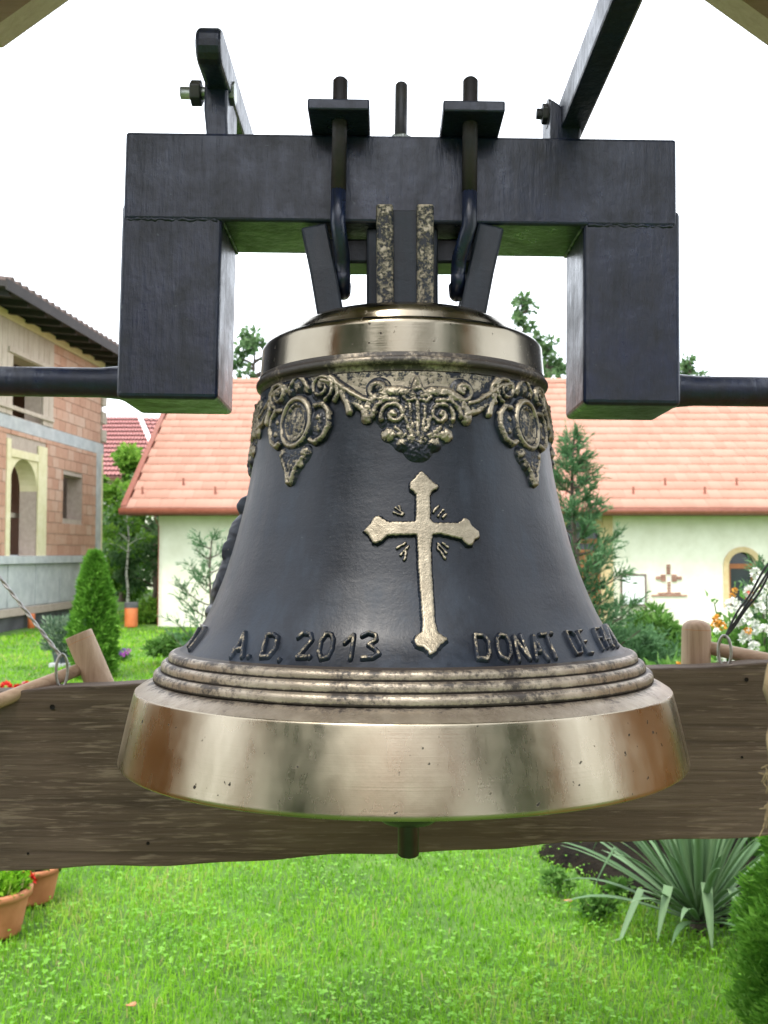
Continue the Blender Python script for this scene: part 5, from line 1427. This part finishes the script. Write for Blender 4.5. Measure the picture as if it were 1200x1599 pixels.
xp0, xp1 = bat(312, 0, 1.10).x, bat(349, 0, 1.10).x
yo('lug', G().prism([(xp0 + .004, 1.107, zt2 - .004), (xp1 + .002, 1.107, zt2 - .004), (xp1, 1.107, zt2 + .02), (xp1, 1.107, zl1 - .004), (xp0, 1.107, zl1 - .004), (xp0, 1.107, zt2 + .03)], (0, .075, 0)), M['yoke'], .003)
zbt = bat(0, 150, 1.13).z
yo('bolt', G().tube([(bat(278, 0, 1.13).x, 1.13, zbt), (bat(352, 0, 1.13).x, 1.13, zbt)], .0075, 12), M['zinc'], 0, True)
yo('nut', G().tube([(bat(294, 0, 1.13).x, 1.13, zbt), (bat(311, 0, 1.13).x, 1.13, zbt)], .0155, 6), M['rod'], .0015)
yo('bolt_head', G().tube([(bat(349, 0, 1.13).x + .002, 1.13, zbt), (bat(363, 0, 1.13).x, 1.13, zbt)], .0145, 6), M['zinc'], .0015)
xr0, xr1 = .2050, .2345
zr0, zr1 = .5275 + EYE, .5660 + EYE
lev = bar(xr0, xr1, zr0, zr1, .47, 1.42, 'lever_arm')
yo('lug', G().prism([(bat(853, 0, 1.10).x, 1.107, zt2 - .004), (bat(899, 0, 1.10).x, 1.107, zt2 - .004), (bat(903, 0, 1.10).x, 1.107, zt2 + .018), (bat(896, 0, 1.1).x, 1.107, zr0 + .004), (bat(866, 0, 1.1).x, 1.107, zr0 + .030), (bat(854, 0, 1.1).x, 1.107, zr0 + .036)], (0, .06, 0)), M['yoke'], .003)
zb2 = bat(0, 175, 1.13).z
yo('bolt', G().tube([(bat(830, 0, 1.13).x, 1.13, zb2), (bat(870, 0, 1.13).x, 1.13, zb2)], .0065, 12), M['rod'], 0, True)
yo('nut', G().tube([(bat(838, 0, 1.13).x, 1.13, zb2), (bat(856, 0, 1.13).x, 1.13, zb2)], .0125, 6), M['rod'], .0012)
yo('washer', G().tube([(bat(846, 0, 1.13).x, 1.13, zb2), (bat(850, 0, 1.13).x, 1.13, zb2)], .017, 16), M['rod'])

# rope hanging from the lever
rx_ = at(1274, 1200, .55).x
rtop = brot((.22, .55, zr0)); rpath = []
g = G()
for st_ in range(3):
    path = []
    for k_ in range(90):
        u = k_ / 89; z_ = rtop.z + .03 + (at(0, 1330, .55).z - rtop.z) * u; a = u * 40 + st_ * 2.094
        rs = .0052 if u < .80 else .0052 + .014 * math.sin(min(1, (u - .80) / .2) * math.pi * .8)
        path.append((rx_ + (.22 - rx_) * max(0, 1 - u * 12) + rs * math.cos(a), .55 + rs * math.sin(a), z_))
    g.tube(path, [.0058 if k_ < 72 else .0088 for k_ in range(90)], 7)
ro = g.build('rope', M['rope'], smooth=True); tag(ro, 'frayed hemp rope hanging from the long lever arm', 'rope')
gf = G()
for k_ in range(34):
    z_ = at(0, random.uniform(1190, 1300), .55).z; a = random.uniform(2.2, 4.2); l_ = random.uniform(.003, .009)
    p_ = Vector((rx_ + .022 * math.cos(a), .55 + .022 * math.sin(a), z_))
    gf.tube([p_, p_ + Vector((math.cos(a) * l_ * .6, math.sin(a) * l_ * .5, random.uniform(-.004, .004))), p_ + Vector((math.cos(a) * l_, math.sin(a) * l_, random.uniform(-.012, .004)))], .00035, 4)
o = gf.build('fringe', M['rope']); o.parent = ro; tag(o, kind='stuff')

# ------------------------------------------------------------------ mallets, rings, wires
def mallet(top, bot, r_, h0, h1, hr, label, dome_):
    e = empty('wooden_mallet', bot, label, 'mallet')
    ax = Vector(top) - Vector(bot); L_ = ax.length; rot = ax.to_track_quat('Z', 'Y').to_matrix()
    pr = [(0, 0), (r_ * .92, 0), (r_ * .98, .004), (r_ * .98, .012), (r_, .016), (r_, L_ - .014)]
    if dome_: pr += [(r_ * .97, L_ - .008), (r_ * .88, L_ - .003), (r_ * .68, L_ + .001), (r_ * .45, L_ + .0035), (0, L_ + .005)]
    else: pr += [(r_ * .99, L_ - .012), (r_ * .99, L_ - .002), (r_ * .96, L_), (0, L_)]
    G().lathe(pr, bot, 40, rot).build('head', M['beech'], e, True)
    for zz2 in (.008, L_ - .012):
        subpart('scored_line', G().lathe([(r_ * .985, zz2 - .0006), (r_ * 1.004, zz2), (r_ * .985, zz2 + .0006)], bot, 40, rot), M['post'], e, smooth=True)
    hh = Vector(h1) - Vector(h0)
    G().tube([Vector(h0) - hh.normalized() * .02, Vector(h0) + hh * .1, Vector(h0) + hh * .5, h1], [hr * .95, hr, hr * 1.05, hr * 1.1], 18).build('handle', M['beechx'], e, True)
    return e
Ym = 1.665
mallet(at(123, 990, Ym), at(172, 1105, Ym), .0235, at(122, 1046, Ym - .01), at(-75, 1124, 1.52), .0108, 'leaning mallet with flat sawn head above the plank, left of the bell', False)
mallet(at(1088, 972, Ym), at(1086, 1105, Ym), .0245, at(1100, 1010, Ym), at(1290, 1050, 1.60), .0115, 'upright mallet with rounded head above the plank, right of the bell', True)
def ring(c_, rx2, rz2, r_, label, tilt=0, tail=None):
    g_ = G(); c_ = Vector(c_)
    pts = [c_ + Vector((rx2 * math.cos(q) * math.cos(tilt), rx2 * math.cos(q) * math.sin(tilt), rz2 * math.sin(q))) for q in np.linspace(-1.35, 4.5, 30)]
    if tail is not None: pts = [Vector(tail)] + pts
    g_.tube(pts, r_, 8); o_ = g_.build('screw_hook', M['galv'], None, True); tag(o_, label, 'hook', 'screw hooks on the plank'); return o_
pl_top = lambda x: tl.z + (tr2.z - tl.z) * (x - tl.x) / (tr2.x - tl.x)
c1 = at(97, 1047, 1.607); ring(c1, .0095, .027, .0024, 'galvanised screw hook holding the leaning mallet', .6, (c1.x + .004, 1.605, pl_top(c1.x) - .02))
c2 = at(1132, 1017, 1.607); ring(c2, .0105, .026, .0026, 'galvanised screw hook holding the upright mallet', -.6, (c2.x, 1.605, pl_top(c2.x) - .02))
# twisted wire to the left post, black cord to the right post
a = c1 + Vector((-.001, 0, .022)); b_ = Vector((-PX_ + .04, PYB - .052, 0)); dwl = at(0, 905, 1.62); sl_ = (dwl.z - a.z) / (dwl.x - a.x); b_.z = a.z + sl_ * (b_.x - a.x)
g = G()
for s in (0, math.pi):
    g.tube([a.lerp(b_, k_ / 60) + Vector((0, math.cos(k_ * .9 + s), math.sin(k_ * .9 + s))) * .0022 for k_ in range(61)], .0022, 7)
tag(g.build('twisted_wire', M['galv'], None, True), 'twisted pale wire tied from the hook up to the left post', 'wire')
a = c2 + Vector((0, 0, .022)); b_ = Vector((PX_ - .04, PYB - .052, 0)); dwl = at(1200, 893, 1.62); sl_ = (dwl.z - a.z) / (dwl.x - a.x); b_.z = a.z + sl_ * (b_.x - a.x)
g = G()
for s, sp in ((-1, .006), (1, .006), (.3, .002)):
    g.tube([a.lerp(b_, k_ / 40) + Vector((.3, 0, -.5)).normalized() * (s * sp * math.sin(min(1, k_ / 8) * 1.57) * (1 + .3 * math.sin(k_ * .6 + s))) for k_ in range(41)], .0019, 7)
tag(g.build('cord', M['cord'], None, True), 'doubled black cord tied from the hook up to the right post', 'cord')

# ------------------------------------------------------------------ unseen house and trees added behind the camera to tone reflections in the bronze
M['render'] = simple('grey_render', (.52, .50, .46), (.62, .60, .55), 2, .85, .2, .005)
hb_ = empty('house', (0, -11, 0), 'plain grey-rendered house reflected in the polished rim', 'house')
grid_wall(rect_minus(-6, 5, 0, 3.6, [(-3.4, -2.2, .9, 2.3), (1.2, 2.4, .9, 2.3)]), lambda s, z, d: (s, -11 - d, z), .3).build('wall', M['render'], hb_)
for x in (-3.4, 1.2): G().box2((x, -11.2, .9), (x + 1.2, -11.15, 2.3)).build('window', M['glass'], hb_)
G().prism([(-6.4, -10.5, 3.4), (-6.4, -14.5, 6.4), (-6.4, -18.5, 3.4)], (11.8, 0, 0)).build('roof', M['gutter'], hb_)
for k, (x, y, h_, r_) in enumerate(((-6.5, -6.5, 7.5, 2.4), (-6.2, -18.0, 10.0, 2.8), (5.6, -18.0, 10.5, 2.8), (6.8, -6.0, 7.0, 2.4))):
    tree((x, y, 0), h_, r_, 6000, ['leafy tree reflected at the left end of the rim', 'tall tree behind the grey house, left one', 'taller tree behind the grey house, right one', 'leafy tree reflected at the right end of the rim'][k], 'broadleaf_tree', .42, M['treeb'], .16, .2, 30)
